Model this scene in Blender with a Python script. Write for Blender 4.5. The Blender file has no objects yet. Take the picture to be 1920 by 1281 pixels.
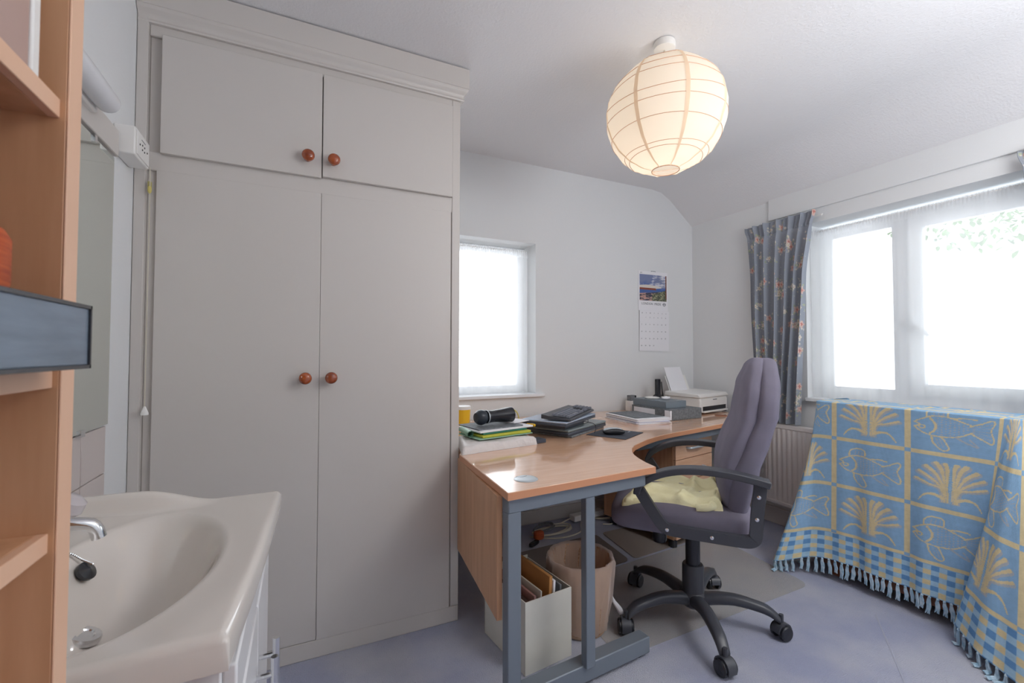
import bpy, bmesh, math, random
import numpy as np
from mathutils import Vector, Matrix
PI = math.pi
rnd = random.Random(7)
sc = bpy.context.scene
C = sc.collection

# ---------------------------------------------------------------- camera
cd = bpy.data.cameras.new('camera'); cam = bpy.data.objects.new('camera', cd); C.objects.link(cam)
_y, _p, _r = [math.radians(a) for a in (64.758, 1.4984, 0.0811)]
_fw = Vector((math.cos(_y), math.sin(_y), 0)); _rt = Vector((math.sin(_y), -math.cos(_y), 0)); _up = Vector((0, 0, 1))
_F = _fw*math.cos(_p) + _up*math.sin(_p); _U = -_fw*math.sin(_p) + _up*math.cos(_p)
_X = _rt*math.cos(_r) + _U*math.sin(_r); _Y = -_rt*math.sin(_r) + _U*math.cos(_r)
M = Matrix((_X, _Y, -_F)).transposed().to_4x4(); M.translation = Vector((0, 0, 1.15))
cam.matrix_world = M
cd.sensor_width = 36; cd.lens = 836.17*36/1920; cd.clip_start = .02; cd.clip_end = 200
cd.dof.use_dof = True; cd.dof.focus_distance = 2.0; cd.dof.aperture_fstop = 9
sc.camera = cam

# ---------------------------------------------------------------- colour management, world, daylight
sc.view_settings.view_transform = 'Standard'; sc.view_settings.look = 'None'
sc.view_settings.gamma = 1; sc.view_settings.use_curve_mapping = False
sc.view_settings.exposure = 0.0
sc.cycles.use_denoising = True
sc.cycles.max_bounces = 14; sc.cycles.diffuse_bounces = 10; sc.cycles.transparent_max_bounces = 16
sc.cycles.sample_clamp_indirect = 6
SKY = 4.5
w = bpy.data.worlds.new('overcast_sky'); sc.world = w; w.use_nodes = True
bg = w.node_tree.nodes['Background']; bg.inputs[0].default_value = (.90, .95, 1.0, 1); bg.inputs[1].default_value = SKY

def portal(name, loc, rot, sx, sy):
    l = bpy.data.lights.new(name, 'AREA'); l.shape = 'RECTANGLE'; l.size = sx; l.size_y = sy
    l.cycles.is_portal = True
    o = bpy.data.objects.new(name, l); C.objects.link(o); o.location = loc; o.rotation_euler = rot
portal('daylight_portal_right', (3.16, 1.2, 1.41), (0, PI/2, 0), 1.14, 1.3)
portal('daylight_portal_back', (1.03, 2.98, 1.39), (-PI/2, 0, 0), .95, 1.1)
def lamp(name, loc, rot, size, energy, color):
    l = bpy.data.lights.new(name, 'AREA'); l.shape = 'DISK'; l.size = size; l.energy = energy; l.color = color
    o = bpy.data.objects.new(name, l); C.objects.link(o); o.location = loc; o.rotation_euler = rot
# added fill lamps behind the camera: one bounced off the ceiling, one pointing down
lamp('ceiling_bounce_fill', (1.7, -.45, 1.5), (PI-.25, 0, 0), .9, 36, (.97, .98, 1))
lamp('rear_fill_light', (1.95, -.25, 2.34), (0, .0, 0), .9, 21, (1, .98, .95))

# ---------------------------------------------------------------- room measures
XR, YB, XL, YR = 2.93, 2.70, -.51, -1.6
ZW = 2.20          # right wall height where the sloped ceiling meets it
TOP = .725         # desk top

# ---------------------------------------------------------------- materials
def s2l(c):
    return tuple(((v/255.)/12.92 if v/255. <= .04045 else ((v/255.+.055)/1.055)**2.4) for v in c)
def mat(name, rgb, rough=.6, metal=0, bump=0, bscale=60, spec=.5, vary=0, vscale=5, coat=0, trans=0, attr=None, stretch=None, c2=None, bdist=.002, sub=0):
    m = bpy.data.materials.new(name); m.use_nodes = True; nt = m.node_tree; N = nt.nodes; L = nt.links
    b = N['Principled BSDF']; c = s2l(rgb)
    b.inputs['Base Color'].default_value = (*c, 1); b.inputs['Roughness'].default_value = rough
    b.inputs['Metallic'].default_value = metal; b.inputs['Specular IOR Level'].default_value = spec
    b.inputs['Coat Weight'].default_value = coat
    b.inputs['Transmission Weight'].default_value = trans
    tc = N.new('ShaderNodeTexCoord'); mp = N.new('ShaderNodeMapping'); L.new(tc.outputs['Object'], mp.inputs[0])
    if stretch: mp.inputs['Scale'].default_value = stretch
    if attr:
        a = N.new('ShaderNodeAttribute'); a.attribute_name = attr; L.new(a.outputs['Color'], b.inputs['Base Color'])
    elif vary or c2:
        n = N.new('ShaderNodeTexNoise'); n.inputs['Scale'].default_value = vscale; n.inputs['Detail'].default_value = 6
        L.new(mp.outputs[0], n.inputs['Vector'])
        r = N.new('ShaderNodeValToRGB'); r.color_ramp.elements[0].position = .35; r.color_ramp.elements[1].position = .65
        cc = s2l(c2) if c2 else tuple(v*(1-vary) for v in c)
        r.color_ramp.elements[0].color = (*cc, 1); r.color_ramp.elements[1].color = (*c, 1)
        L.new(n.outputs['Fac'], r.inputs[0]); L.new(r.outputs[0], b.inputs['Base Color'])
    if bump:
        n2 = N.new('ShaderNodeTexNoise'); n2.inputs['Scale'].default_value = bscale; n2.inputs['Detail'].default_value = 3
        L.new(tc.outputs['Object'], n2.inputs['Vector'])
        bp = N.new('ShaderNodeBump'); bp.inputs['Strength'].default_value = bump; bp.inputs['Distance'].default_value = bdist
        L.new(n2.outputs['Fac'], bp.inputs['Height']); L.new(bp.outputs[0], b.inputs['Normal'])
    return m
def sheer_mat(name, rgb, alpha, rough=.9):
    m = bpy.data.materials.new(name); m.use_nodes = True; nt = m.node_tree; N = nt.nodes; L = nt.links
    for n in list(N):
        if n.type != 'OUTPUT_MATERIAL': N.remove(n)
    out = [n for n in N][0]
    d = N.new('ShaderNodeBsdfDiffuse'); t = N.new('ShaderNodeBsdfTranslucent'); tr = N.new('ShaderNodeBsdfTransparent')
    c = (*s2l(rgb), 1); d.inputs[0].default_value = c; t.inputs[0].default_value = c
    m1 = N.new('ShaderNodeMixShader'); m1.inputs[0].default_value = .78; L.new(d.outputs[0], m1.inputs[1]); L.new(t.outputs[0], m1.inputs[2])
    m2 = N.new('ShaderNodeMixShader'); m2.inputs[0].default_value = alpha; L.new(tr.outputs[0], m2.inputs[1]); L.new(m1.outputs[0], m2.inputs[2])
    L.new(m2.outputs[0], out.inputs[0]); return m

m_wall = mat('wall_paint', (223, 225, 226), .85, bump=.25, bscale=90)
m_ceil = mat('ceiling_paint', (228, 228, 230), .9, bump=.6, bscale=110, bdist=.003)
m_gloss = mat('white_gloss_paint', (202, 197, 192), .38, bump=.03, bscale=12)
m_frame = mat('white_upvc', (235, 238, 241), .3)
m_carpet = mat('lavender_carpet', (190, 192, 204), .95, bump=1, bscale=260, c2=(166, 171, 195), vscale=3.2, spec=.1, bdist=.006)
m_seam = mat('carpet_seam', (165, 168, 184), .95)
m_beech = mat('beech_laminate', (227, 184, 152), .14, c2=(219, 173, 140), vscale=5, stretch=(1.2, 14, 14), coat=.6, spec=.6)
m_beech_v = mat('beech_laminate_upright', (206, 160, 124), .4, c2=(190, 143, 106), vscale=4, stretch=(9, 9, .9))
m_beech_e = mat('beech_edging', (206, 146, 108), .35)
m_beech_f = mat('pale_beech_edging', (222, 180, 150), .45)
m_steel = mat('grey_powder_coat', (122, 131, 141), .42, metal=.25)
m_silver = mat('silver_plastic', (200, 208, 214), .3, metal=.4)
m_chrome = mat('chrome', (225, 226, 228), .08, metal=1)
m_black = mat('black_plastic', (38, 40, 46), .24)
m_arm = mat('charcoal_nylon', (66, 68, 75), .38)
m_fabric = mat('grey_purple_fabric', (130, 126, 142), .95, bump=.35, bscale=500, vary=.12, vscale=9, spec=.15)
m_towel = mat('pale_yellow_towelling', (249, 245, 204), .95, bump=.6, bscale=350, c2=(242, 236, 190), vscale=20, spec=.1)
m_knob = mat('varnished_wood', (172, 84, 36), .12, c2=(128, 54, 22), vscale=30, coat=.6)
m_ceramic = mat('glazed_ceramic', (214, 208, 202), .09, coat=.4)
m_cab = mat('white_cabinet', (222, 222, 224), .25)
m_mirror = mat('mirror_glass', (232, 238, 232), .03, metal=1)
m_tile = mat('cream_tile', (206, 196, 192), .3)
m_white = mat('white_plastic', (232, 231, 228), .35)
m_paper = mat('white_paper', (232, 232, 236), .8)
m_rad = mat('radiator_enamel', (222, 216, 214), .35)
m_card = mat('cream_card', (216, 214, 204), .8, vary=.06, vscale=9)
m_brown = mat('brown_envelope', (190, 135, 78), .8, vary=.15, vscale=8)
m_marble = mat('mottled_grey_board', (124, 128, 132), .7, c2=(98, 103, 108), vscale=70)
m_darkgrey = mat('dark_grey_plastic', (70, 76, 88), .3)
m_slate = mat('slate_laptop_lid', (176, 190, 210), .2, metal=.2)
m_slate2 = mat('green_grey_laptop_lid', (134, 144, 146), .25, metal=.15)
m_pad = mat('mouse_mat_cloth', (66, 70, 80), .8)
m_green = mat('green_card', (44, 116, 100), .6)
m_lime = mat('lime_card', (190, 188, 62), .6)
m_mint = mat('mint_plastic', (150, 190, 165), .5)
m_crump = mat('pale_wrapping', (216, 210, 208), .5, bump=.9, bscale=18, bdist=.01)
m_yellow = mat('yellow_plastic', (238, 190, 40), .4)
m_cable = mat('white_cable', (206, 200, 182), .5)
m_ycable = mat('yellow_cable', (206, 190, 96), .5)
m_brass = mat('brass', (180, 150, 80), .3, metal=.9)
m_orange = mat('orange_basket', (196, 92, 40), .6, c2=(160, 62, 22), vscale=14, stretch=(1, 1, 20))
m_steelbox = mat('brushed_blue_grey_metal', (118, 132, 148), .35, metal=.3, vary=.25, vscale=6, stretch=(1, 2, 18))
m_wicker = mat('wicker', (205, 178, 150), .8, c2=(160, 130, 108), vscale=40, stretch=(1, 1, 4))
m_liner = sheer_mat('bin_liner_plastic', (250, 240, 234), .58)
m_sheer = sheer_mat('sheer_net', (252, 253, 254), .52)
m_matplas = mat('clear_chair_mat', (206, 202, 198), .2, spec=.5)
m_lantern = None
m_wood_dk = mat('brown_wood', (150, 96, 68), .5, vary=.2, vscale=6)
m_pinkbox = mat('pinkish_tinted_plastic', (178, 150, 140), .3)
m_cloth = mat('woven_throw', (110, 160, 205), .95, attr='weave', bump=.5, bscale=300, spec=.1)
m_tassel = mat('blue_white_yarn', (196, 214, 226), .95, c2=(150, 184, 206), vscale=60, spec=.1)
m_floral = mat('floral_curtain_cotton', (120, 130, 145), .9, attr='print', spec=.15)
m_print = mat('calendar_print', (200, 200, 200), .6, attr='print')
m_ink = mat('grey_ink', (120, 122, 128), .8)
m_key = mat('charcoal_key', (108, 112, 124), .4)
m_leaf = mat('leaf', (78, 112, 42), .6, vary=.3, vscale=3)
m_bark = mat('bark', (70, 105, 90), .9)
m_render = mat('pale_render', (235, 235, 235), .9)
m_roof = mat('grey_slate_roof', (170, 178, 190), .8)
m_gold = mat('brass_hinge', (190, 180, 120), .4, metal=.5)

# chair mat: partly see-through
def clear_mat():
    m = m_matplas; nt = m.node_tree; N = nt.nodes; L = nt.links
    out = N['Material Output']; b = N['Principled BSDF']; tr = N.new('ShaderNodeBsdfTransparent'); tr.inputs[0].default_value = (.97, .965, .95, 1)
    mx = N.new('ShaderNodeMixShader'); mx.inputs[0].default_value = .26
    L.new(tr.outputs[0], mx.inputs[1]); L.new(b.outputs[0], mx.inputs[2]); L.new(mx.outputs[0], out.inputs[0])
clear_mat()
def glass_mat():
    m = bpy.data.materials.new('window_glass'); m.use_nodes = True; nt = m.node_tree; N = nt.nodes; L = nt.links
    out = N['Material Output']; N.remove(N['Principled BSDF'])
    tr = N.new('ShaderNodeBsdfTransparent'); g = N.new('ShaderNodeBsdfGlossy'); g.inputs['Roughness'].default_value = .02
    fr = N.new('ShaderNodeFresnel'); mx = N.new('ShaderNodeMixShader')
    L.new(fr.outputs[0], mx.inputs[0]); L.new(tr.outputs[0], mx.inputs[1]); L.new(g.outputs[0], mx.inputs[2]); L.new(mx.outputs[0], out.inputs[0])
    return m
m_glass = glass_mat()
def lantern_mat(name, rgb, k):
    m = bpy.data.materials.new(name); m.use_nodes = True; nt = m.node_tree; N = nt.nodes; L = nt.links
    out = N['Material Output']; N.remove(N['Principled BSDF'])
    d = N.new('ShaderNodeBsdfDiffuse'); t = N.new('ShaderNodeBsdfTranslucent')
    d.inputs[0].default_value = (*s2l(rgb), 1); t.inputs[0].default_value = (*s2l(rgb), 1)
    mx = N.new('ShaderNodeMixShader'); mx.inputs[0].default_value = k
    L.new(d.outputs[0], mx.inputs[1]); L.new(t.outputs[0], mx.inputs[2]); L.new(mx.outputs[0], out.inputs[0])
    return m
m_lantern = lantern_mat('rice_paper', (244, 238, 228), .55)
m_seamp = lantern_mat('rice_paper_seam', (246, 228, 206), .45)
m_rib = mat('bamboo_rib', (214, 170, 140), .6)

# ---------------------------------------------------------------- mesh helpers
def BM(): return bmesh.new()
def obj(name, bm, m, parent=None, bevel=0, seg=2, smooth=True, sub=0, angle=35, loc=None):
    me = bpy.data.meshes.new(name); bmesh.ops.recalc_face_normals(bm, faces=bm.faces); bm.to_mesh(me); bm.free()
    if m: me.materials.append(m)
    if smooth:
        me.shade_smooth()
        if not sub: me.set_sharp_from_angle(angle=math.radians(angle))
    o = bpy.data.objects.new(name, me); C.objects.link(o)
    if parent: o.parent = parent
    if loc: o.location = loc
    if bevel:
        b = o.modifiers.new('bevel', 'BEVEL'); b.width = bevel; b.segments = seg; b.limit_method = 'ANGLE'; b.angle_limit = math.radians(40)
    if sub:
        s = o.modifiers.new('subd', 'SUBSURF'); s.levels = sub; s.render_levels = sub
    return o
def thing(name, label, cat, loc=(0, 0, 0), rotz=0, group=None):
    o = bpy.data.objects.new(name, None); C.objects.link(o); o.empty_display_size = .05
    o.location = loc; o.rotation_euler = (0, 0, rotz); o['label'] = label; o['category'] = cat
    if group: o['group'] = group
    return o
def tag(o, label, cat, group=None, kind=None):
    o['label'] = label; o['category'] = cat
    if group: o['group'] = group
    if kind: o['kind'] = kind
    return o
def struct(name, bm, m, parent=None, **k):
    o = obj(name, bm, m, parent, **k)
    if not parent: o['kind'] = 'structure'
    return o
def box(bm, x0, x1, y0, y1, z0, z1, mt=None):
    vs = [Vector((x, y, z)) for x in (x0, x1) for y in (y0, y1) for z in (z0, z1)]
    if mt: vs = [mt @ v for v in vs]
    v = [bm.verts.new(p) for p in vs]
    for f in ((0, 1, 3, 2), (4, 6, 7, 5), (0, 4, 5, 1), (2, 3, 7, 6), (0, 2, 6, 4), (1, 5, 7, 3)): bm.faces.new([v[i] for i in f])
    return v
def prism(bm, pts, z0, z1):
    a = [bm.verts.new((x, y, z0)) for x, y in pts]; b = [bm.verts.new((x, y, z1)) for x, y in pts]; n = len(pts)
    bm.faces.new(a[::-1]); bm.faces.new(b)
    for i in range(n): bm.faces.new((a[i], a[(i+1) % n], b[(i+1) % n], b[i]))
def extrude_profile(bm, prof, axis, a0, a1):
    """closed 2-D profile pushed along an axis; axis 'x' -> prof=(y,z); axis 'y' -> prof=(x,z)"""
    f = (lambda p, t: (t, p[0], p[1])) if axis == 'x' else (lambda p, t: (p[0], t, p[1]))
    a = [bm.verts.new(f(p, a0)) for p in prof]; b = [bm.verts.new(f(p, a1)) for p in prof]; n = len(prof)
    bm.faces.new(a); bm.faces.new(b[::-1])
    for i in range(n): bm.faces.new((a[i], a[(i+1) % n], b[(i+1) % n], b[i]))
def frames(pts, closed=False):
    pts = [Vector(p) for p in pts]; n = len(pts); T = []
    for i in range(n):
        if closed: t = pts[(i+1) % n]-pts[i-1]
        else: t = pts[min(i+1, n-1)]-pts[max(i-1, 0)]
        T.append(t.normalized() if t.length > 1e-9 else Vector((0, 0, 1)))
    u = T[0].orthogonal().normalized(); out = []
    for i in range(n):
        u = (u-T[i]*u.dot(T[i])).normalized(); out.append((pts[i], u.copy(), T[i].cross(u)))
    return out
def tube(bm, pts, r, n=8, closed=False):
    fr = frames(pts, closed); rings = []
    for i, (p, u, v) in enumerate(fr):
        rr = r[i] if isinstance(r, (list, tuple)) else r
        rings.append([bm.verts.new(p+(u*math.cos(2*PI*k/n)+v*math.sin(2*PI*k/n))*rr) for k in range(n)])
    m = len(rings)
    for i in range(m if closed else m-1):
        a, b = rings[i], rings[(i+1) % m]
        for k in range(n): bm.faces.new((a[k], a[(k+1) % n], b[(k+1) % n], b[k]))
    if not closed: bm.faces.new(rings[0][::-1]); bm.faces.new(rings[-1])
def sweep_xz(bm, pts, hw, ht, y=0):
    """strap running in the local x-z plane: hw half width along y, ht half thickness in plane"""
    n = len(pts); rings = []
    for i, (x, z) in enumerate(pts):
        a = pts[max(i-1, 0)]; b = pts[min(i+1, n-1)]
        t = Vector((b[0]-a[0], b[1]-a[1])).normalized(); nn = Vector((-t.y, t.x))
        w_ = hw[i] if isinstance(hw, list) else hw; h_ = ht[i] if isinstance(ht, list) else ht
        rings.append([bm.verts.new((x+nn.x*s*h_, y+q*w_, z+nn.y*s*h_)) for q, s in ((-1, -1), (1, -1), (1, 1), (-1, 1))])
    for i in range(n-1):
        for k in range(4): bm.faces.new((rings[i][k], rings[i][(k+1) % 4], rings[i+1][(k+1) % 4], rings[i+1][k]))
    bm.faces.new(rings[0][::-1]); bm.faces.new(rings[-1])
def lathe(bm, prof, n=24, mt=None, cap=True):
    rings = []
    for r, z in prof:
        ring = []
        for k in range(n):
            p = Vector((max(r, 1e-5)*math.cos(2*PI*k/n), max(r, 1e-5)*math.sin(2*PI*k/n), z))
            ring.append(bm.verts.new(mt @ p if mt else p))
        rings.append(ring)
    for i in range(len(rings)-1):
        for k in range(n): bm.faces.new((rings[i][k], rings[i][(k+1) % n], rings[i+1][(k+1) % n], rings[i+1][k]))
    if cap: bm.faces.new(rings[0][::-1]); bm.faces.new(rings[-1])
def superell(bm, c, r, e1=.3, e2=.3, nu=40, nv=24, deform=None):
    def sp(v, e): return math.copysign(abs(v)**e, v)
    rings = []
    for j in range(nv+1):
        la = -PI/2+PI*j/nv; ring = []
        for i in range(nu):
            lo = 2*PI*i/nu
            p = Vector((r[0]*sp(math.cos(la), e1)*sp(math.cos(lo), e2), r[1]*sp(math.cos(la), e1)*sp(math.sin(lo), e2), r[2]*sp(math.sin(la), e1)))
            p += Vector(c)
            if deform: p = deform(p)
            ring.append(bm.verts.new(p))
        rings.append(ring)
    for j in range(nv):
        for i in range(nu): bm.faces.new((rings[j][i], rings[j][(i+1) % nu], rings[j+1][(i+1) % nu], rings[j+1][i]))
    bmesh.ops.remove_doubles(bm, verts=bm.verts, dist=1e-5)
def arc(cx, cy, r, a0, a1, n):
    return [(cx+r*math.cos(a0+(a1-a0)*i/n), cy+r*math.sin(a0+(a1-a0)*i/n)) for i in range(n+1)]
def bez(p0, p1, p2, n=12):
    p0, p1, p2 = Vector(p0), Vector(p1), Vector(p2)
    return [p0*(1-t)**2+p1*2*t*(1-t)+p2*t*t for t in [i/n for i in range(n+1)]]
def catmull(P, n=8):
    P = [Vector(p) for p in P]; out = []
    for i in range(len(P)-1):
        a = P[max(i-1, 0)]; b = P[i]; c = P[i+1]; d = P[min(i+2, len(P)-1)]
        for k in range(n):
            t = k/n; out.append(.5*((2*b)+(c-a)*t+(2*a-5*b+4*c-d)*t*t+(3*b-a-3*c+d)*t**3))
    out.append(P[-1]); return out
def grid_mesh(name, X, Y, Z, m, parent=None, attr=None, col=None, solid=0, smooth=True, uvw=None):
    """X,Y,Z arrays of shape (nv,nu) -> one sheet; col (nv,nu,3) linear colours"""
    nv, nu = X.shape; co = np.stack([X, Y, Z], -1).reshape(-1, 3).astype(np.float32)
    i = np.arange(nv*nu).reshape(nv, nu)
    f = np.stack([i[:-1, :-1], i[:-1, 1:], i[1:, 1:], i[1:, :-1]], -1).reshape(-1, 4)
    me = bpy.data.meshes.new(name); me.vertices.add(len(co)); me.vertices.foreach_set('co', co.ravel())
    me.loops.add(f.size); me.loops.foreach_set('vertex_index', f.ravel().astype(np.int32))
    me.polygons.add(len(f)); me.polygons.foreach_set('loop_start', np.arange(0, f.size, 4, dtype=np.int32))
    me.update(calc_edges=True)
    if smooth: me.shade_smooth()
    if attr:
        a = me.color_attributes.new(attr, 'FLOAT_COLOR', 'POINT')
        cc = np.ones((nv*nu, 4), np.float32); cc[:, :3] = col.reshape(-1, 3); a.data.foreach_set('color', cc.ravel())
    if m: me.materials.append(m)
    o = bpy.data.objects.new(name, me); C.objects.link(o)
    if parent: o.parent = parent
    if solid:
        s = o.modifiers.new('solid', 'SOLIDIFY'); s.thickness = solid; s.offset = 0
    return o
def text_bm(bm, s, size, mt, ext=.0004, align='CENTER'):
    cu = bpy.data.curves.new('lettering', 'FONT'); cu.body = s; cu.size = size; cu.extrude = ext; cu.align_x = align; cu.align_y = 'CENTER'; cu.resolution_u = 2
    o = bpy.data.objects.new('lettering', cu); C.objects.link(o)
    me = bpy.data.meshes.new_from_object(o.evaluated_get(bpy.context.evaluated_depsgraph_get())); me.transform(mt); bm.from_mesh(me)
    bpy.data.objects.remove(o); bpy.data.curves.remove(cu); bpy.data.meshes.remove(me)

# ================================================================ ROOM SHELL
bm = BM(); box(bm, XL-.1, XR+.2, YR, YB+.2, -.1, 0); struct('floor', bm, m_carpet)
# walls
bm = BM(); box(bm, XL-.15, XL, YR, YB+.25, -.1, 2.6); struct('wall_left', bm, m_wall)
WX0, WX1, WZ0, WZ1 = .60, 1.453, .872, 1.905       # opening in the back wall
bm = BM()
box(bm, XL-.15, WX0, YB, YB+.25, -.1, 2.6); box(bm, WX1, XR+.3, YB, YB+.25, -.1, 2.6)
box(bm, WX0, WX1, YB, YB+.25, -.1, WZ0); box(bm, WX0, WX1, YB, YB+.25, WZ1, 2.6)
struct('wall_back', bm, m_wall)
RY0, RY1, RZ0, RZ1 = .56, 1.78, .868, 1.98         # opening in the right wall
bm = BM()
box(bm, XR, XR+.27, RY1, YB+.25, -.1, 2.6); box(bm, XR, XR+.27, YR, RY0, -.1, 2.6)
box(bm, XR, XR+.27, RY0, RY1, -.1, RZ0); box(bm, XR, XR+.27, RY0, RY1, RZ1, 2.6)
struct('wall_right', bm, m_wall)
# ceiling: flat, falling to the right wall through a plastered slope
bm = BM(); prof = []
XS = 2.66
for (y, zc) in ((YR, 2.40), (1.84, 2.405), (2.2, 2.43), (YB+.1, 2.455)):
    prof.append([(XL-.1, zc), (XS-.16, zc), (XS-.06, zc-.012), (XS+.03, zc-.06), (XR+.02, ZW-.01), (XR+.02, 2.7), (XL-.1, 2.7)])
    prof[-1] = [bm.verts.new((x, y, z)) for x, z in prof[-1]]
for a, b in zip(prof[:-1], prof[1:]):
    for k in range(7): bm.faces.new((a[k], a[(k+1) % 7], b[(k+1) % 7], b[k]))
bm.faces.new(prof[0]); bm.faces.new(prof[-1][::-1])
struct('ceiling', bm, m_ceil, angle=25)
# rear wall, behind the camera
bm = BM(); box(bm, XL-.15, XR+.2, YR-.1, YR, 0, 2.6); struct('wall_rear', bm, m_wall)
# lintel board above the right window
bm = BM(); box(bm, XR-.014, XR+.01, .3, 2.02, 2.066, 2.232); struct('trim_1', bm, m_wall, bevel=.003)
bm = BM(); box(bm, .66, XR, YB-.016, YB, 0, .09); struct('baseboard_back', bm, m_gloss, bevel=.004)
bm = BM(); box(bm, XR-.016, XR, YR, YB-.016, 0, .11); struct('baseboard_right', bm, m_gloss, bevel=.004)
bm = BM(); box(bm, XL, XL+.014, YR, .64, 0, .11); struct('baseboard_left', bm, m_gloss, bevel=.004)
# carpet seam lines
bm = BM()
for a, b in (((1.0, .2), (2.3, 1.12)), ((1.45, -.1), (2.6, .55))):
    d = Vector((b[0]-a[0], b[1]-a[1])).normalized(); n_ = Vector((-d.y, d.x))*.0025
    prism(bm, [(a[0]-n_.x, a[1]-n_.y), (b[0]-n_.x, b[1]-n_.y), (b[0]+n_.x, b[1]+n_.y), (a[0]+n_.x, a[1]+n_.y)], 0, .0012)
struct('trim_2', bm, m_seam)

# ---- right window: fixed light and casement behind a deep reveal
WXF = 3.075
def frame_rect(bm, x, y0, y1, z0, z1, wd, dep):
    box(bm, x, x+dep, y0, y0+wd, z0, z1); box(bm, x, x+dep, y1-wd, y1, z0, z1)
    box(bm, x, x+dep, y0+wd, y1-wd, z0, z0+wd); box(bm, x, x+dep, y0+wd, y1-wd, z1-wd, z1)
bm = BM(); frame_rect(bm, WXF, RY0, RY1, RZ0, RZ1-.02, .055, .06); box(bm, WXF, WXF+.06, 1.30, 1.36, RZ0+.05, RZ1-.07)
win = struct('window_1', bm, m_frame, bevel=.004)
bm = BM(); frame_rect(bm, WXF-.02, .615, 1.302, RZ0+.05, RZ1-.07, .065, .05); struct('casement', bm, m_frame, win, bevel=.006)
bm = BM(); frame_rect(bm, WXF+.005, 1.358, RY1-.05, RZ0+.05, RZ1-.07, .025, .03); struct('glazing_bead', bm, m_frame, win, bevel=.003)
bm = BM(); box(bm, WXF+.015, WXF+.021, .68, 1.24, RZ0+.11, RZ1-.13); struct('pane', bm, m_glass, win)
bm = BM(); box(bm, WXF+.015, WXF+.021, 1.38, RY1-.07, RZ0+.07, RZ1-.09); struct('pane', bm, m_glass, win)
bm = BM(); box(bm, WXF-.035, WXF-.02, 1.262, 1.29, 1.30, 1.37)
tube(bm, [(WXF-.04, 1.276, 1.345), (WXF-.055, 1.27, 1.335), (WXF-.058, 1.20, 1.245)], [.011, .011, .008], 8)
struct('window_handle', bm, m_frame, win)
bm = BM(); box(bm, XR-.03, WXF+.005, RY0+.001, RY1-.001, RZ0-.02, RZ0+.003); struct('window_sill', bm, m_frame, win, bevel=.004)
# ---- back window
bm = BM()
def frame_rect_y(bm, y, x0, x1, z0, z1, wd, dep):
    box(bm, x0, x0+wd, y, y+dep, z0, z1); box(bm, x1-wd, x1, y, y+dep, z0, z1)
    box(bm, x0+wd, x1-wd, y, y+dep, z0, z0+wd); box(bm, x0+wd, x1-wd, y, y+dep, z1-wd, z1)
frame_rect_y(bm, 2.885, WX0, WX1, WZ0, WZ1, .05, .05); win2 = struct('window_2', bm, m_frame, bevel=.004)
bm = BM(); box(bm, WX0+.045, WX1-.045, 2.91, 2.915, WZ0+.045, WZ1-.045); struct('pane', bm, m_glass, win2)
bm = BM(); box(bm, WX0, 1.512, YB-.03, 2.886, WZ0-.018, WZ0+.003); struct('window_sill', bm, m_frame, win2, bevel=.004)

# ---- tiled splashback on the left wall
bm = BM()
for i, y in enumerate((.70, .86, 1.02, 1.18, 1.34, 1.50)):
    yy = min(y+.148, 1.645)
    for z0, z1 in ((.66, .806), (.809, .94)): box(bm, XL-.001, XL+.006, y+.0015, yy+.008, z0, z1)
struct('trim_3', bm, m_tile, bevel=.001)

# ================================================================ BUILT-IN WARDROBE
YW = 1.8625; WXR = .6235
wd = thing('wardrobe', 'white painted built-in wardrobe with four doors and round wooden knobs reaching the ceiling', 'wardrobe', (0, 0, 0))
bm = BM()
box(bm, XL+.001, -.478, YW-.012, YB-.002, 0, 2.385)              # left stile
box(bm, -.478, WXR, YW+.012, YB-.002, 0, .05)
box(bm, -.478, WXR, YW-.0, YW+.02, 0, .066)                      # plinth face
box(bm, -.478, WXR, YW+.012, YB-.002, .05, 2.385)               # carcass
box(bm, .587, WXR, YW, YW+.02, .066, 2.385)                     # right stile
box(bm, -.478, .587, YW, YW+.02, 1.765, 1.83)                   # rail between doors
box(bm, -.478, .587, YW, YW+.02, 2.225, 2.385)                  # top rail
obj('carcass', bm, m_gloss, wd, bevel=.003)
def door(x0, x1, z0, z1, y0):
    bm = BM(); box(bm, x0, x1, y0, y0+.018, z0, z1); return obj('door', bm, m_gloss, wd, bevel=.002)
def knob(par, x, z, y):
    bm = BM(); prof = [(.012, 0), (.011, .012), (.010, .018), (.016, .023), (.0215, .030), (.0225, .038), (.019, .045), (.011, .049), (.0, .050)]
    lathe(bm, prof, 24, Matrix.Translation((x, y, z)) @ Matrix.Rotation(PI/2, 4, 'X'), cap=False)
    return obj('knob', bm, m_knob, par, angle=60)
dl = door(-.452, .0612, .068, 1.768, YW-.001); knob(dl, .0133, 1.055, YW-.001)
dr = door(.0619, .583, .066, 1.768, YW-.001); knob(dr, .1029, 1.055, YW-.001)
ul = door(-.440, .0605, 1.822, 2.228, YW-.018); knob(ul, .0133, 1.887, YW-.018)
ur = door(.0640, .583, 1.828, 2.228, YW-.018); knob(ur, .1029, 1.887, YW-.018)
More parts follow.
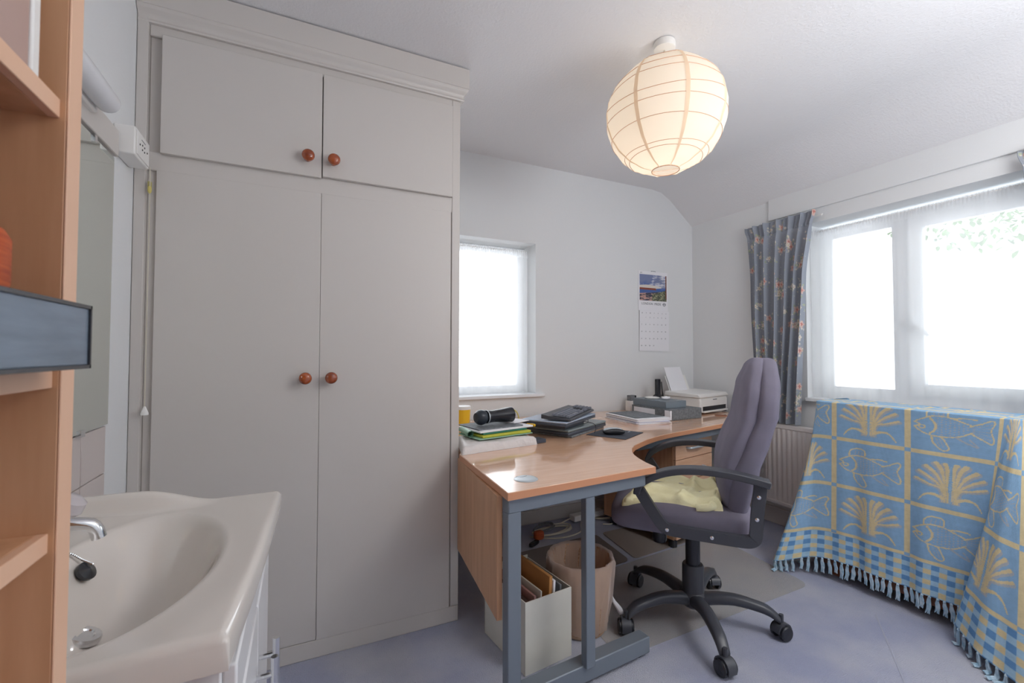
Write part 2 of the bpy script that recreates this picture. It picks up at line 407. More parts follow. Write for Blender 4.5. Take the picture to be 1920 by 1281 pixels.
# moulded cornice and frieze: profile (out, z) mitred round the right end
prof = [(0, 2.262), (.012, 2.262), (.014, 2.268), (.010, 2.273), (.010, 2.280), (.016, 2.292), (.026, 2.300), (.028, 2.304), (.028, 2.312), (.031, 2.314), (.031, 2.399), (0, 2.399)]
bm = BM(); rings = []
for (bx, by, dx, dy) in ((XL+.002, YW, 0, -1), (WXR, YW, 1, -1), (WXR, YB-.002, 1, 0)):
    rings.append([bm.verts.new((bx+dx*o_, by+dy*o_, z)) for o_, z in prof])
for a, b in zip(rings[:-1], rings[1:]):
    for k in range(len(prof)): bm.faces.new((a[k], a[(k+1) % len(prof)], b[(k+1) % len(prof)], b[k]))
bm.faces.new(rings[0]); bm.faces.new(rings[-1][::-1])
obj('cornice', bm, m_gloss, wd, angle=50)
bm = BM(); box(bm, XL+.001, WXR-.001, YW+.001, YB-.003, 2.37, 2.397); obj('top_panel', bm, m_gloss, wd)
bm = BM(); tube(bm, [(-.466, YW-.013, 1.69), (-.466, YW-.013, 1.72)], .006, 8); obj('hinge', bm, m_gold, wd)

# ================================================================ LEFT WALL FITTINGS
bm = BM(); box(bm, XL+.0065, XL+.0125, .75, 1.648, .946, 1.715)
o = obj('mirror', bm, m_mirror, bevel=.001); mir = o
tag(o, 'frameless rectangular wall mirror above the washbasin', 'mirror')
for y in (1.475, 1.0):
    bm = BM(); box(bm, XL+.0065, XL+.017, y-.012, y+.012, .938, .955); obj('clip', bm, m_chrome, mir)
bm = BM(); box(bm, XL+.0065, XL+.017, 1.50, 1.515, 1.70, 1.72); obj('clip', bm, m_chrome, mir)
bm = BM(); box(bm, XL+.001, XL+.018, .6, 1.662, 1.722, 1.80)
tag(obj('backing_board', bm, m_gloss, bevel=.003), 'white painted batten fixed to the wall above the mirror', 'board')
ll = thing('wall_light', 'white tubular strip light on the wall above the mirror', 'wall light', (XL+.001, 1.2, 1.79))
bm = BM(); box(bm, 0, .03, -.28, .27, -.03, .03); obj('backplate', bm, m_white, ll, bevel=.006)
bm = BM(); lathe(bm, [(0.004, -.30), (.02, -.296), (.026, -.285), (.028, -.27), (.028, .25), (.026, .262), (.018, .270), (.004, .273)], 20, Matrix.Translation((.052, 0, 0)) @ Matrix.Rotation(-PI/2, 4, 'X'))
obj('tube_cover', bm, mat('opal_diffuser', (222, 224, 228), .25), ll)
sh = thing('shaver_socket', 'white boxed shaver socket unit beside the wardrobe', 'socket', (XL+.001, 1.735, 1.785))
bm = BM(); box(bm, 0, .052, -.066, .066, -.043, .043); obj('housing', bm, m_white, sh, bevel=.004)
bm = BM(); box(bm, .052, .055, -.056, .056, -.036, .036); fp = obj('faceplate', bm, m_white, sh, bevel=.001)
for (y, z) in ((-.012, .006), (.008, .006), (-.012, -.008), (.008, -.008), (-.035, 0), (.034, 0)):
    bm = BM(); lathe(bm, [(.003, 0), (.003, .0012)], 8, Matrix.Translation((.055, y, z)) @ Matrix.Rotation(PI/2, 4, 'Y')); obj('socket_hole', bm, m_black, fp)
bm = BM(); box(bm, .055, .0556, -.02, .016, .019, .0215); obj('marking', bm, m_ink, fp)
pc = thing('pull_cord', 'thin white pull cord with a yellow bead hanging against the wardrobe edge', 'pull cord', (-.463, 1.838, 1.765))
bm = BM(); tube(bm, [(-.012, 0, -.012), (-.006, 0, .0), (0, 0, 0), (.001, 0, -.04), (0, 0, -.80)], .0013, 6); obj('cord', bm, m_cable, pc)
bm = BM(); lathe(bm, [(.002, -.012), (.0055, -.006), (.0055, .006), (.002, .012)], 12, Matrix.Translation((0, 0, -.075))); obj('bead', bm, mat('yellow_bead', (205, 190, 110), .3), pc)
bm = BM(); lathe(bm, [(.011, -.014), (.011, -.008), (.005, .008), (.0025, .014)], 14, Matrix.Translation((0, 0, -.805))); obj('toggle', bm, m_white, pc)

# ================================================================ VANITY BASIN
vy0, vy1, vx0, vx1, vz = .622, 1.222, XL+.008, -.046, .82
vu = thing('vanity_unit', 'white vanity unit under the washbasin with bar-handled doors', 'cabinet', (vx0, vy0, 0))
bm = BM(); box(bm, 0, .42, .02, .038, .10, .774); box(bm, 0, .42, .562, .58, .10, .774); box(bm, 0, .015, .038, .562, .10, .774); box(bm, .405, .42, .038, .562, .10, .774); box(bm, .015, .405, .038, .562, .10, .118); box(bm, .01, .37, .03, .57, 0, .10); obj('cabinet_body', bm, m_cab, vu, bevel=.003)
for k, (a, b) in enumerate(((.022, .298), (.302, .578))):
    bm = BM(); box(bm, .42, .438, a, b, .12, .70); d = obj('door', bm, m_cab, vu, bevel=.003)
    hy = .272 if k == 0 else .33
    bm = BM(); tube(bm, [(.466, hy, .40), (.466, hy, .62)], .006, 10)
    for z in (.43, .59): tube(bm, [(.438, hy, z), (.466, hy, z)], .0045, 8)
    obj('handle', bm, m_chrome, d)
bm = BM(); box(bm, .42, .436, .022, .578, .705, .772); obj('drawer_front', bm, m_cab, vu, bevel=.003)
# basin top: heights on a grid
def smooth(a, b, x): t = np.clip((x-a)/(b-a), 0, 1); return t*t*(3-2*t)
nx_, ny_ = 110, 140
gx = np.linspace(0, 1, nx_); gy = np.linspace(vy0, vy1, ny_); GX, GY = np.meshgrid(gx, gy)
xf = vx1 + .006 + .004*np.sin((GY-vy0)/(vy1-vy0)*PI) - .033*(1-(GY-vy0)/.6)
PX = vx0 + GX*(xf-vx0); PY = GY
ex = (PX+.250)/np.where(PX > -.25, .138, .118); ey = (PY-.905)/.25
rr = np.sqrt(ex**2+ey**2)
bowl = -.135*(1-smooth(.0, 1.0, np.clip(rr, 0, 1)**1.9))
dish = -.006*smooth(1.45, 1.0, rr)
lip = .034*np.maximum(smooth(-.16, -.30, PX)*smooth(vy1-.05, vy1-.02, PY), smooth(vx0+.045, vx0+.018, PX)*smooth(vy0, vy0+.10, PY))
Z = vz + bowl + dish + lip
edge = np.minimum.reduce([PY-vy0, vy1-PY, xf-PX])
Z = Z - .010*np.clip(1-edge/.012, 0, 1)**2
# skirt
def ring_extend(A, dv): return A
o = thing('washbasin', 'glossy white ceramic washbasin with oval bowl set on the vanity unit', 'basin', (0, 0, 0))
bm = BM(); vs = [[bm.verts.new((PX[j, i], PY[j, i], Z[j, i])) for i in range(nx_)] for j in range(ny_)]
for j in range(ny_-1):
    for i in range(nx_-1): bm.faces.new((vs[j][i], vs[j][i+1], vs[j+1][i+1], vs[j+1][i]))
loop = [vs[0][i] for i in range(nx_)] + [vs[j][-1] for j in range(1, ny_)] + [vs[-1][i] for i in range(nx_-2, -1, -1)] + [vs[j][0] for j in range(ny_-2, 0, -1)]
low = [bm.verts.new((v.co.x, v.co.y, vz-.042)) for v in loop]
for k in range(len(loop)): bm.faces.new((loop[k], low[k], low[(k+1) % len(loop)], loop[(k+1) % len(loop)]))
bw = obj('bowl', bm, m_ceramic, o, angle=70)
bm = BM(); lathe(bm, [(.0, .003), (.011, .003), (.013, .005), (.021, .005), (.023, .001), (.023, -.004)], 24, Matrix.Translation((-.305, .935, vz-.1185)) @ Matrix.Rotation(.38, 4, 'Y'), cap=False); obj('drain', bm, m_chrome, o)
def tapset(y0, with_spout):
    bm = BM(); lathe(bm, [(.022, 0), (.022, .008), (.014, .014), (.013, .05), (.017, .056), (.017, .066), (.006, .07)], 20, Matrix.Translation((vx0+.075, y0, vz-.004)))
    if with_spout: 
        sweep = catmull([(vx0+.075, y0, vz+.045), (vx0+.11, y0+.01, vz+.068), (vx0+.17, y0+.025, vz+.074), (vx0+.212, y0+.036, vz+.066), (vx0+.222, y0+.039, vz+.044)], 5)
        tube(bm, sweep, [.010]*8+[.0095]*(len(sweep)-8), 12)
    return bm
tp = thing('basin_tap', 'chrome tap with short spout reaching over the basin bowl', 'tap', (0, 0, 0))
obj('tap_body', tapset(.865, True), m_chrome, tp)
bm = BM(); lathe(bm, [(.004, 0), (.02, .004), (.024, .012), (.022, .028), (.012, .036)], 14, Matrix.Translation((vx0+.075, .865, vz+.064))); obj('tap_handle', bm, mat('clear_grey_knob', (190, 186, 190), .12), tp)
tp2 = thing('basin_tap', 'chrome pillar tap with clear knob near the tiled wall', 'tap', (0, 0, 0))
obj('tap_body', tapset(1.05, False), m_chrome, tp2)
bm = BM(); lathe(bm, [(.004, 0), (.02, .004), (.026, .012), (.024, .03), (.012, .038)], 14, Matrix.Translation((vx0+.105, 1.105, vz+.03)) @ Matrix.Rotation(.5, 4, 'Y')); obj('tap_handle', bm, mat('clear_knob', (196, 190, 194), .12), tp2)
pl = thing('basin_plug', 'black rubber plug hanging on a chain inside the basin', 'plug', (0, 0, 0))
bm = BM(); lathe(bm, [(.0, 0), (.013, 0), (.016, .005), (.016, .010), (.011, .012), (.005, .013), (0, .016)], 20, Matrix.Translation((-.331, 1.0, vz-.044)) @ Matrix.Rotation(.35, 4, 'X') @ Matrix.Rotation(.95, 4, 'Y'), cap=False); obj('stopper', bm, m_black, pl)
bm = BM(); ch = catmull([(-.395, .985, vz+.006), (-.375, .99, vz+.003), (-.350, 1.0, vz-.006), (-.333, 1.005, vz-.022), (-.318, 1.0, vz-.030)], 8)
for k, p in enumerate(ch): superell(bm, p, (.0022, .0022, .0022), 1, 1, 6, 4)
obj('chain', bm, m_chrome, pl)

# ================================================================ BOOKCASE (near left)
BXF, BY1, BY0 = -.19, .523, -.42
bc = thing('bookcase', 'tall open beech bookcase at the near left edge of the room', 'bookcase', (XL+.016, BY0, 0))
dxb = BXF-(XL+.016)
def part_board(name, x0, x1, y0, y1, z0, z1, m, edge=None):
    bm = BM(); box(bm, x0, x1, y0, y1, z0, z1); o = obj(name, bm, m, bc, bevel=.0008)
    return o
for (a, b) in ((0, .024), (BY1-BY0, BY1-BY0+.024)):
    part_board('side_panel', 0, dxb-.002, a, b, 0, 2.15, m_beech_v); part_board('front_edging', dxb-.002, dxb, a, b, 0, 2.15, m_beech_f)
part_board('back_panel', 0, .006, .024, BY1-BY0, .05, 2.15, m_beech_v)
for z in (.05, .60, .977, 1.119, 1.357, 1.80, 2.13):
    part_board('shelf', .006, dxb-.014, .024, BY1-BY0, z, z+.017, m_beech_v); part_board('shelf_edging', dxb-.014, dxb-.006, .024, BY1-BY0, z, z+.017, m_beech_f)
for z in (1.17, 1.21, 1.25, 1.29, 1.43, 1.47):
    bm = BM(); lathe(bm, [(.0025, 0), (.0025, .001)], 8, Matrix.Translation((.13, BY1-BY0-.0005, z)) @ Matrix.Rotation(PI/2, 4, 'X')); obj('peg_hole', bm, m_black, bc)
bxz = 1.1365
sb = thing('document_box', 'blue-grey metal box with black edges jutting out of the bookcase', 'box', (-.165, .5, bxz))
bm = BM(); box(bm, -.24, 0, -.31, 0, .002, .052); obj('box_body', bm, m_steelbox, sb, bevel=.002)
bm = BM()
for z0, z1 in ((0, .003), (.0505, .0535)): box(bm, -.242, .0015, -.312, .0012, z0, z1)
box(bm, -.002, .0015, -.0012, .0012, 0, .0535)
obj('edge_trim', bm, m_black, sb)
bm = BM(); lathe(bm, [(.0, 0), (.066, 0), (.069, .01), (.069, .042), (.066, .048), (.058, .0475), (.058, .03), (.0, .03)], 32, cap=False)
o = obj('storage_tub', bm, m_orange, loc=(-.275, .42, 1.1965)); tag(o, 'round orange ribbed tub on top of the blue-grey box in the bookcase', 'tub')
o.location = (-.258, .427, 1.1902)
bx = thing('plastic_box', 'tinted plastic box with pale edge on the upper bookcase shelf', 'box', (-.205, .508, 1.3745))
bm = BM(); box(bm, -.22, 0, -.26, -.012, 0, .30); obj('box_body', bm, m_pinkbox, bx, bevel=.004)
bm = BM(); box(bm, -.221, .001, -.012, 0, 0, .30); obj('pale_edge', bm, m_white, bx, bevel=.002)
bm = BM(); box(bm, 0, .001, -.16, -.11, .02, .29); obj('label_strip', bm, m_lime, bx)
bm = BM(); box(bm, -.20, -.02, -.24, -.03, 0, .003); o = obj('paper_sheet', bm, m_paper, loc=(-.205, .50, .9942)); tag(o, 'loose white sheet of paper on the lower bookcase shelf', 'paper')

# ================================================================ DESK
dk = thing('corner_desk', 'beech L-shaped corner desk with grey steel legs', 'desk', (0, 0, 0))
B = Vector((.572, 1.24)); ea = math.radians(4.95); e1 = Vector((math.cos(ea), math.sin(ea))); n1 = Vector((-e1.y, e1.x))
out = [(.572, 1.24), (1.207, 1.295), (1.222, 1.365), (1.243, 1.43), (1.27, 1.49), (1.303, 1.54), (1.345, 1.59), (1.40, 1.635), (1.47, 1.675), (1.55, 1.718), (1.64, 1.755), (1.72, 1.782), (1.80, 1.803), (2.40, 1.926), (2.785, 2.005), (2.80, 2.02), (2.80, YB-.018), (.665, YB-.018), (.655, 1.90), (.606, 1.80)]
bm = BM(); prism(bm, out, TOP-.025, TOP); dt = obj('desktop', bm, m_beech, dk, bevel=.0015, angle=25)
# darker edging strip along the visible edges
bm = BM(); o2 = []
edgepts = [(.606, 1.80)] + out[:15]
cx_ = sum(p[0] for p in out)/len(out); n = len(edgepts); nrm = []
for i in range(n):
    a = Vector(edgepts[max(i-1, 0)]); b = Vector(edgepts[min(i+1, n-1)]); t = (b-a).normalized(); nrm.append(Vector((t.y, -t.x)))
inner = [bm.verts.new((*edgepts[i], z)) for i in range(n) for z in (TOP-.024, TOP-.0015)]
outer = [bm.verts.new((edgepts[i][0]+nrm[i].x*.0015, edgepts[i][1]+nrm[i].y*.0015, z)) for i in range(n) for z in (TOP-.024, TOP-.0015)]
for i in range(n-1):
    a, b = 2*i, 2*i+2
    bm.faces.new((outer[a], outer[b], outer[b+1], outer[a+1])); bm.faces.new((inner[a+1], inner[b+1], outer[b+1], outer[a+1])); bm.faces.new((inner[a], outer[a], outer[b], inner[b]))
obj('edging', bm, m_beech_e, dk)
def fr1(p): return Matrix.Translation((B.x, B.y, 0)) @ Matrix.Rotation(ea, 4, 'Z')
F1 = fr1(0)
def fbox(bm, a0, a1, b0, b1, z0, z1, MM=F1): box(bm, a0, a1, b0, b1, z0, z1, MM)
bm = BM(); fbox(bm, .012, .605, .018, .058, .652, TOP-.0255); obj('top_rail', bm, m_steel, dk, bevel=.004)
bm = BM(); fbox(bm, .012, .060, .020, .056, .015, .654); obj('upright', bm, m_steel, dk, bevel=.003)
bm = BM(); fbox(bm, .322, .362, .022, .052, .070, .654); obj('upright', bm, m_steel, dk, bevel=.003)
bm = BM(); fbox(bm, .012, .640, .035, .090, .018, .078); obj('foot', bm, m_steel, dk, bevel=.004)
for a in (.05, .60):
    bm = BM(); p = F1 @ Vector((a, .062, 0)); lathe(bm, [(.015, 0), (.015, .006), (.005, .009), (.005, .019)], 12, Matrix.Translation((p.x, p.y, 0))); obj('levelling_foot', bm, m_chrome, dk)
# side modesty panel
bm = BM()
a = F1 @ Vector((.004, .06, 0)); b = Vector((.622, 1.845, 0))
d = (b-a).normalized(); nn = Vector((d.y, -d.x, 0))*.009
prism(bm, [(a.x-nn.x, a.y-nn.y), (a.x+nn.x, a.y+nn.y), (b.x+nn.x, b.y+nn.y), (b.x-nn.x, b.y-nn.y)], .312, TOP-.026)
obj('modesty_panel', bm, m_beech_v, dk, bevel=.001)
bm = BM(); box(bm, .70, 2.78, 2.42, 2.438, .40, TOP-.026); obj('modesty_panel', bm, m_beech_v, dk)
# rail under the right wing and right end frame
ra = math.atan2(.123, .60)
FR = Matrix.Translation((1.64, 1.80, 0)) @ Matrix.Rotation(ra, 4, 'Z')
bm = BM(); fbox(bm, -.10, 1.22, .0, .04, .655, TOP-.0255, FR); obj('top_rail', bm, m_steel, dk, bevel=.003)
F3 = Matrix.Translation((2.42, 1.88, 0)) @ Matrix.Rotation(.05, 4, 'Z')
bm = BM(); fbox(bm, -.03, .03, 0, .68, .018, .072, F3); obj('foot', bm, m_steel, dk, bevel=.004)
bm = BM(); fbox(bm, -.022, .022, .56, .60, .06, TOP-.0255, F3); obj('upright', bm, m_steel, dk, bevel=.003)
bm = BM(); fbox(bm, -.02, .02, .10, .66, .655, TOP-.0255, F3); obj('top_rail', bm, m_steel, dk, bevel=.003)
for (x, y) in ((2.42, 1.93), (2.40, 2.52)):
    bm = BM(); lathe(bm, [(.015, 0), (.015, .006), (.005, .009), (.005, .019)], 12, Matrix.Translation((x, y, 0))); obj('levelling_foot', bm, m_chrome, dk)
bm = BM(); box(bm, .70, .74, 2.57, 2.61, 0, TOP-.0255); obj('upright', bm, m_steel, dk, bevel=.003)
def grommet(x, y, m):
    bm = BM(); lathe(bm, [(0, .003), (.031, .004), (.037, .0035), (.041, .001), (.041, -.0005)], 32, Matrix.Translation((x, y, TOP)), cap=False)
    g = obj('cable_port', bm, m, dk)
    bm = BM(); lathe(bm, [(0, 0), (1, 0), (1, .0006)], 20, Matrix.Translation((x-.005, y+.024, TOP+.0036)) @ Matrix.Diagonal((.022, .006, 1, 1)), cap=False); obj('port_slot', bm, m_black, g)
grommet(.690, 1.352, m_silver); grommet(2.60, 2.16, m_wood_dk)

# drawer pedestal
pa = math.radians(11.6)
pd = thing('drawer_pedestal', 'beech pedestal with drawers and grey bar handle under the desk', 'drawers', (1.985, 1.965, 0), pa)
bm = BM(); box(bm, 0, .40, .018, .55, .055, .652); obj('cabinet_body', bm, m_beech_v, pd, bevel=.001)
for z0, z1 in ((.522, .650), (.392, .518), (.06, .388)):
    bm = BM(); box(bm, .002, .398, 0, .018, z0, z1); f = obj('drawer', bm, m_beech, pd, bevel=.0015)
    zc = z1-.065; bm = BM()
    pts = catmull([(.115, 0, zc), (.118, -.022, zc), (.14, -.030, zc+.001), (.20, -.033, zc+.002), (.26, -.030, zc+.001), (.282, -.022, zc), (.285, 0, zc)], 4)
    tube(bm, pts, .007, 8); obj('handle', bm, m_silver, f)
for (x, y) in ((.04, .05), (.36, .05), (.04, .50), (.36, .50)):
    bm = BM(); lathe(bm, [(.025, 0), (.025, .04), (.015, .056)], 12, Matrix.Translation((x, y, 0))); obj('castor', bm, m_black, pd)

# ================================================================ OFFICE CHAIR
CH = Vector((1.543, 1.434, 0)); fa = math.atan2(.72, -.69)
ch = thing('office_chair', 'high-backed grey-purple fabric office chair with black arms on a castor base', 'chair', (CH.x, CH.y, 0), fa)
# castor star
bm = BM(); lathe(bm, [(.0, .062), (.035, .062), (.052, .075), (.052, .118), (.044, .128), (.044, .235), (.040, .242), (.0, .242)], 28, cap=False); obj('hub', bm, m_arm, ch)
angs = [96, 171.5, 241.5, 313, 27]
for a in angs:
    a = math.radians(a)-fa; ca, sa = math.cos(a), math.sin(a)
    pr = [(.035, .098), (.09, .112), (.16, .120), (.23, .113), (.285, .100), (.326, .072)]
    bm = BM(); rings = []
    wd_ = [.030, .027, .025, .024, .023, .020]; hh = [.026, .024, .021, .019, .018, .014]
    pts = catmull([(r*ca, r*sa, z) for r, z in pr], 3)
    for i, p in enumerate(pts):
        t = i/(len(pts)-1)*5; k = min(int(t), 4); f = t-k
        W_ = wd_[k]*(1-f)+wd_[k+1]*f; H_ = hh[k]*(1-f)+hh[k+1]*f
        rings.append([bm.verts.new((p.x - sa*W_*math.copysign(abs(math.cos(q))**.7, math.cos(q)), p.y + ca*W_*math.copysign(abs(math.cos(q))**.7, math.cos(q)), p.z+H_*math.copysign(abs(math.sin(q))**.7, math.sin(q)))) for q in [2*PI*j/14 for j in range(14)]])
    for r0, r1 in zip(rings[:-1], rings[1:]):
        for j in range(14): bm.faces.new((r0[j], r0[(j+1) % 14], r1[(j+1) % 14], r1[j]))
    bm.faces.new(rings[0][::-1]); bm.faces.new(rings[-1])
    lg = obj('leg', bm, m_arm, ch, angle=60)
    bm = BM(); yaw = a+rnd.choice((.7, 1.2, 1.9, .4)); R_ = Matrix.Translation((.330*ca, .330*sa, 0)) @ Matrix.Rotation(yaw, 4, 'Z')
    tube(bm, [R_ @ Vector((0, 0, .05)), R_ @ Vector((0, 0, .095))], .009, 8)
    # hood
    for s in (0,):
        hood = [(.036*math.cos(t), .031+.036*math.sin(t)) for t in [math.radians(v) for v in range(-20, 181, 20)]]
        vsA = [bm.verts.new(R_ @ Vector((x, -.019, z))) for x, z in hood]; vsB = [bm.verts.new(R_ @ Vector((x, .019, z))) for x, z in hood]
        bm.faces.new(vsA); bm.faces.new(vsB[::-1])
        for i in range(len(hood)): bm.faces.new((vsA[i], vsB[i], vsB[(i+1) % len(hood)], vsA[(i+1) % len(hood)]))
    cst = obj('castor', bm, m_arm, ch, angle=40)
    for s in (-1, 1):
        bm = BM(); lathe(bm, [(.0, -.009), (.024, -.009), (.030, -.006), (.030, .006), (.026, .010), (0, .011)], 24, R_ @ Matrix.Translation((0, s*.021, .0302)) @ Matrix.Rotation(-s*PI/2, 4, 'X'), cap=False); obj('wheel', bm, m_black, cst)
bm = BM(); lathe(bm, [(.0, .235), (.030, .235), (.030, .415), (.0, .415)], 24, cap=False); obj('gas_column', bm, m_black, ch)
bm = BM(); box(bm, -.10, .13, -.085, .085, .405, .436); box(bm, -.03, .03, -.24, .24, .43, .445); obj('seat_plate', bm, m_black, ch, bevel=.006)
bm = BM(); lathe(bm, [(.0, .325), (.026, .325), (.030, .332), (.030, .372), (.018, .38), (.018, .41), (0, .41)], 20, Matrix.Translation((.135, .02, 0)), cap=False); obj('tension_knob', bm, m_black, ch)
# seat
def dseat(p):
    q = Vector(p); t = (q.x+.20)/.52
    if q.x > .15: q.z -= .9*(q.x-.15)**2*(1 if q.z > .48 else .3)
    if q.z > .48: q.z += .010*math.cos(q.y/.24*PI/2) + .006*(1-t)
    q.y *= 1-.10*max(0, (q.x-.1)/.2)**2
    return q
bm = BM(); superell(bm, (.055, 0, .482), (.275, .238, .058), .38, .30, 56, 30, dseat); obj('seat', bm, m_fabric, ch, angle=80)
# backrest, two padded layers following the spine line
def spine(z, keys):
    for (z0, a0), (z1, a1) in zip(keys[:-1], keys[1:]):
        if z <= z1: t = max(0, (z-z0)/(z1-z0)); t = t*t*(3-2*t); return a0+(a1-a0)*t
    return keys[-1][1]
rear = [(.44, -.150), (.60, -.165), (.70, -.185), (.80, -.222), (.92, -.262), (1.06, -.276), (1.14, -.288)]
front = [(.48, -.144), (.60, -.142), (.72, -.152), (.80, -.176), (.90, -.212), (1.02, -.228), (1.10, -.246), (1.15, -.262)]
def dback(keys, wide, thin):
    def f(p):
        z = p.z; q = Vector(p); h = (z-.46)/.68
        ww = 1.0 + .10*math.sin(min(max(h, 0), 1)*PI*.9) - .20*max(0, (h-.75)/.25)**2 - .05*max(0, .25-h)
        q.y *= ww*wide
        q.x = spine(z, keys)+p.x*(1+.25*math.exp(-((h-.35)/.15)**2)) + thin*(abs(p.y)/.2)**2
        return q
    return f
bm = BM(); superell(bm, (0, 0, .79), (.050, .208, .342), .56, .6, 56, 44, dback(rear, 1.0, 0)); obj('backrest', bm, m_fabric, ch, angle=80)
bm = BM(); superell(bm, (0, 0, .815), (.044, .196, .318), .56, .65, 56, 44, dback(front, 1.0, .012)); bc_ = obj('back_cushion', bm, m_fabric, ch, angle=80)
bm = BM(); pts = []
for t in range(0, 41):
    q = PI*t/40; zz = .62+.47*math.sin(q)**.6; yy = .205*math.copysign(abs(math.cos(q))**.5, math.cos(q))
    pts.append((spine(zz, rear)+.024, yy, zz))
tube(bm, pts, .005, 6); obj('piping', bm, m_black, ch)
# arms
arm_top = [(.206, .600), (.203, .618), (.188, .645), (.150, .672), (.100, .694), (.040, .708), (-.030, .713), (-.100, .710), (-.170, .701), (-.225, .690), (-.252, .684)]
for s in (1, -1):
    bm = BM(); p3 = catmull([(x, 0, z) for x, z in arm_top], 3); pp = [(p.x, p.z) for p in p3]
    sweep_xz(bm, pp, [.018+.012*min(1, i/8) for i in range(len(pp))], .0125, s*.285)
    a_ = obj('armrest', bm, m_arm, ch, bevel=.008, seg=3, angle=50)
    bm = BM()
    loop_ = [(.198, .612), (.178, .580), (.145, .530), (.118, .492), (.100, .477), (.070, .471), (-.04, .4675), (-.130, .465), (-.180, .466), (-.200, .474), (-.208, .492), (-.213, .56), (-.222, .640), (-.226, .684)]
    p3 = catmull([(x, 0, z) for x, z in loop_], 4); pp = [(p.x, p.z) for p in p3]
    sweep_xz(bm, pp, .0125, .0205, s*.268)
    obj('arm_frame', bm, m_arm, a_, bevel=.006, seg=2, angle=50)
    for (x, z) in ((.095, .474), (-.062, .467), (-.211, .553), (-.218, .633)):
        bm = BM(); lathe(bm, [(0, 0), (.0075, 0), (.007, .003), (.003, .0045), (0, .005)], 12, Matrix.Translation((x, s*.2805, z)) @ Matrix.Rotation(-s*PI/2, 4, 'X'), cap=False); obj('bolt', bm, m_chrome, a_)
# towel folded on the seat
tw = thing('towel', 'pale yellow towel folded in a heap on the chair seat', 'towel', (CH.x, CH.y, 0), fa)
NU, NV = 90, 80
U, V = np.meshgrid(np.linspace(0, 1, NU), np.linspace(0, 1, NV))
tx = -.115 + U*.375 + .012*np.sin(V*9) ; ty = -.185 + V*.375 + .010*np.sin(U*7+1)
rim = np.clip(np.minimum.reduce([U, 1-U, V, 1-V])/.07, 0, 1); rim = np.sqrt(1-(1-rim)**2)
hgt = .022+.007*np.sin(U*5+V*7)+.007*np.sin(V*13-U*9+np.sin(U*11))+.004*np.sin(V*26+U*15)
hgt += .030*np.exp(-((U-.10)/.10)**2-((V-.80)/.18)**2)+.016*np.exp(-((U-.22-.2*V)/.05)**2)
hgt += .018*np.exp(-((U-.03)/.06)**2)
sd = np.abs(tx-.15)
base = .541 + .006*(1-U) + .01*np.cos(ty/.24*PI/2) - .012 - np.where(tx > .15, .9*(tx-.15)**2, 0)
tz = base + hgt*rim
grid_mesh('folded_layer', tx, ty, tz, m_towel, tw)
base2 = base+.002
grid_mesh('under_layer', tx+.008, ty*1.02, base2+.012*np.sqrt(rim)-.004, m_towel, tw)
bm = BM(); tube(bm, catmull([(-.125, -.01, .575), (-.10, .08, .580), (-.085, .15, .568), (-.06, .198, .553), (-.01, .205, .546)], 6), [.012]*6+[.019]*12+[.015]*7, 12); obj('rolled_edge', bm, m_towel, tw)
bm = BM(); tube(bm, catmull([(-.10, -.14, .56), (-.112, -.17, .60), (-.118, -.19, .632), (-.122, -.196, .648)], 5), [.018]*8+[.015]*8, 12); obj('raised_corner', bm, m_towel, tw)

# ================================================================ FLOOR MATS, BIN, FILE BOX, CABLES
def rounded_poly(pts, r, n=6):
    o_ = []
    m_ = len(pts)
    for i in range(m_):
        p = Vector(pts[i]); a = (Vector(pts[i-1])-p).normalized(); b = (Vector(pts[(i+1) % m_])-p).normalized()
        for q in bez(p+a*r, p, p+b*r, n): o_.append((q.x, q.y))
    return o_
bm = BM(); prism(bm, rounded_poly([(2.295, 1.40), (1.10, 1.37), (1.14, 1.92), (2.36, 2.03)], .06), .0005, .0035)
tag(obj('chair_mat', bm, m_matplas), 'clear plastic chair mat under the office chair castors', 'mat')
bm = BM(); prism(bm, rounded_poly([(1.66, 1.985), (.98, 1.93), (.99, 2.32), (1.70, 2.36)], .04), .0008, .004)
tag(obj('chair_mat', bm, mat('grey_brown_matting', (120, 112, 108), .6)), 'grey-brown floor mat under the middle of the desk', 'mat')
bm = BM(); prism(bm, rounded_poly([(2.36, 2.05), (1.70, 1.99), (1.75, 2.36), (2.28, 2.38)], .03), .0008, .004)
tag(obj('chair_mat', bm, mat('taupe_matting', (146, 138, 132), .6)), 'taupe floor mat in front of the drawer pedestal', 'mat')

bn = thing('waste_bin', 'round wicker waste bin with translucent plastic liner under the desk', 'bin', (1.075, 1.60, .004))
bm = BM(); lathe(bm, [(0, 0), (.098, 0), (.104, .01), (.132, .285), (.134, .29), (.128, .29), (.098, .012), (0, .012)], 36, cap=False); obj('basket', bm, m_wicker, bn)
bm = BM(); ns = 72; rings = []
for (r, z, amp) in ((.110, .02, .006), (.122, .12, .010), (.136, .22, .008), (.142, .285, .004), (.137, .299, .003), (.126, .292, .004), (.112, .22, .010), (.098, .12, .012), (.07, .03, .010)):
    ring = []
    for k in range(ns):
        t = 2*PI*k/ns; r_ = r+amp*(math.sin(t*11+z*14)+.7*math.sin(t*23-z*19))*.75
        ring.append(bm.verts.new((r_*math.cos(t), r_*math.sin(t), z)))
    rings.append(ring)
for r0, r1 in zip(rings[:-1], rings[1:]):
    for k in range(ns): bm.faces.new((r0[k], r0[(k+1) % ns], r1[(k+1) % ns], r1[k]))
obj('liner', bm, m_liner, bn, angle=80)
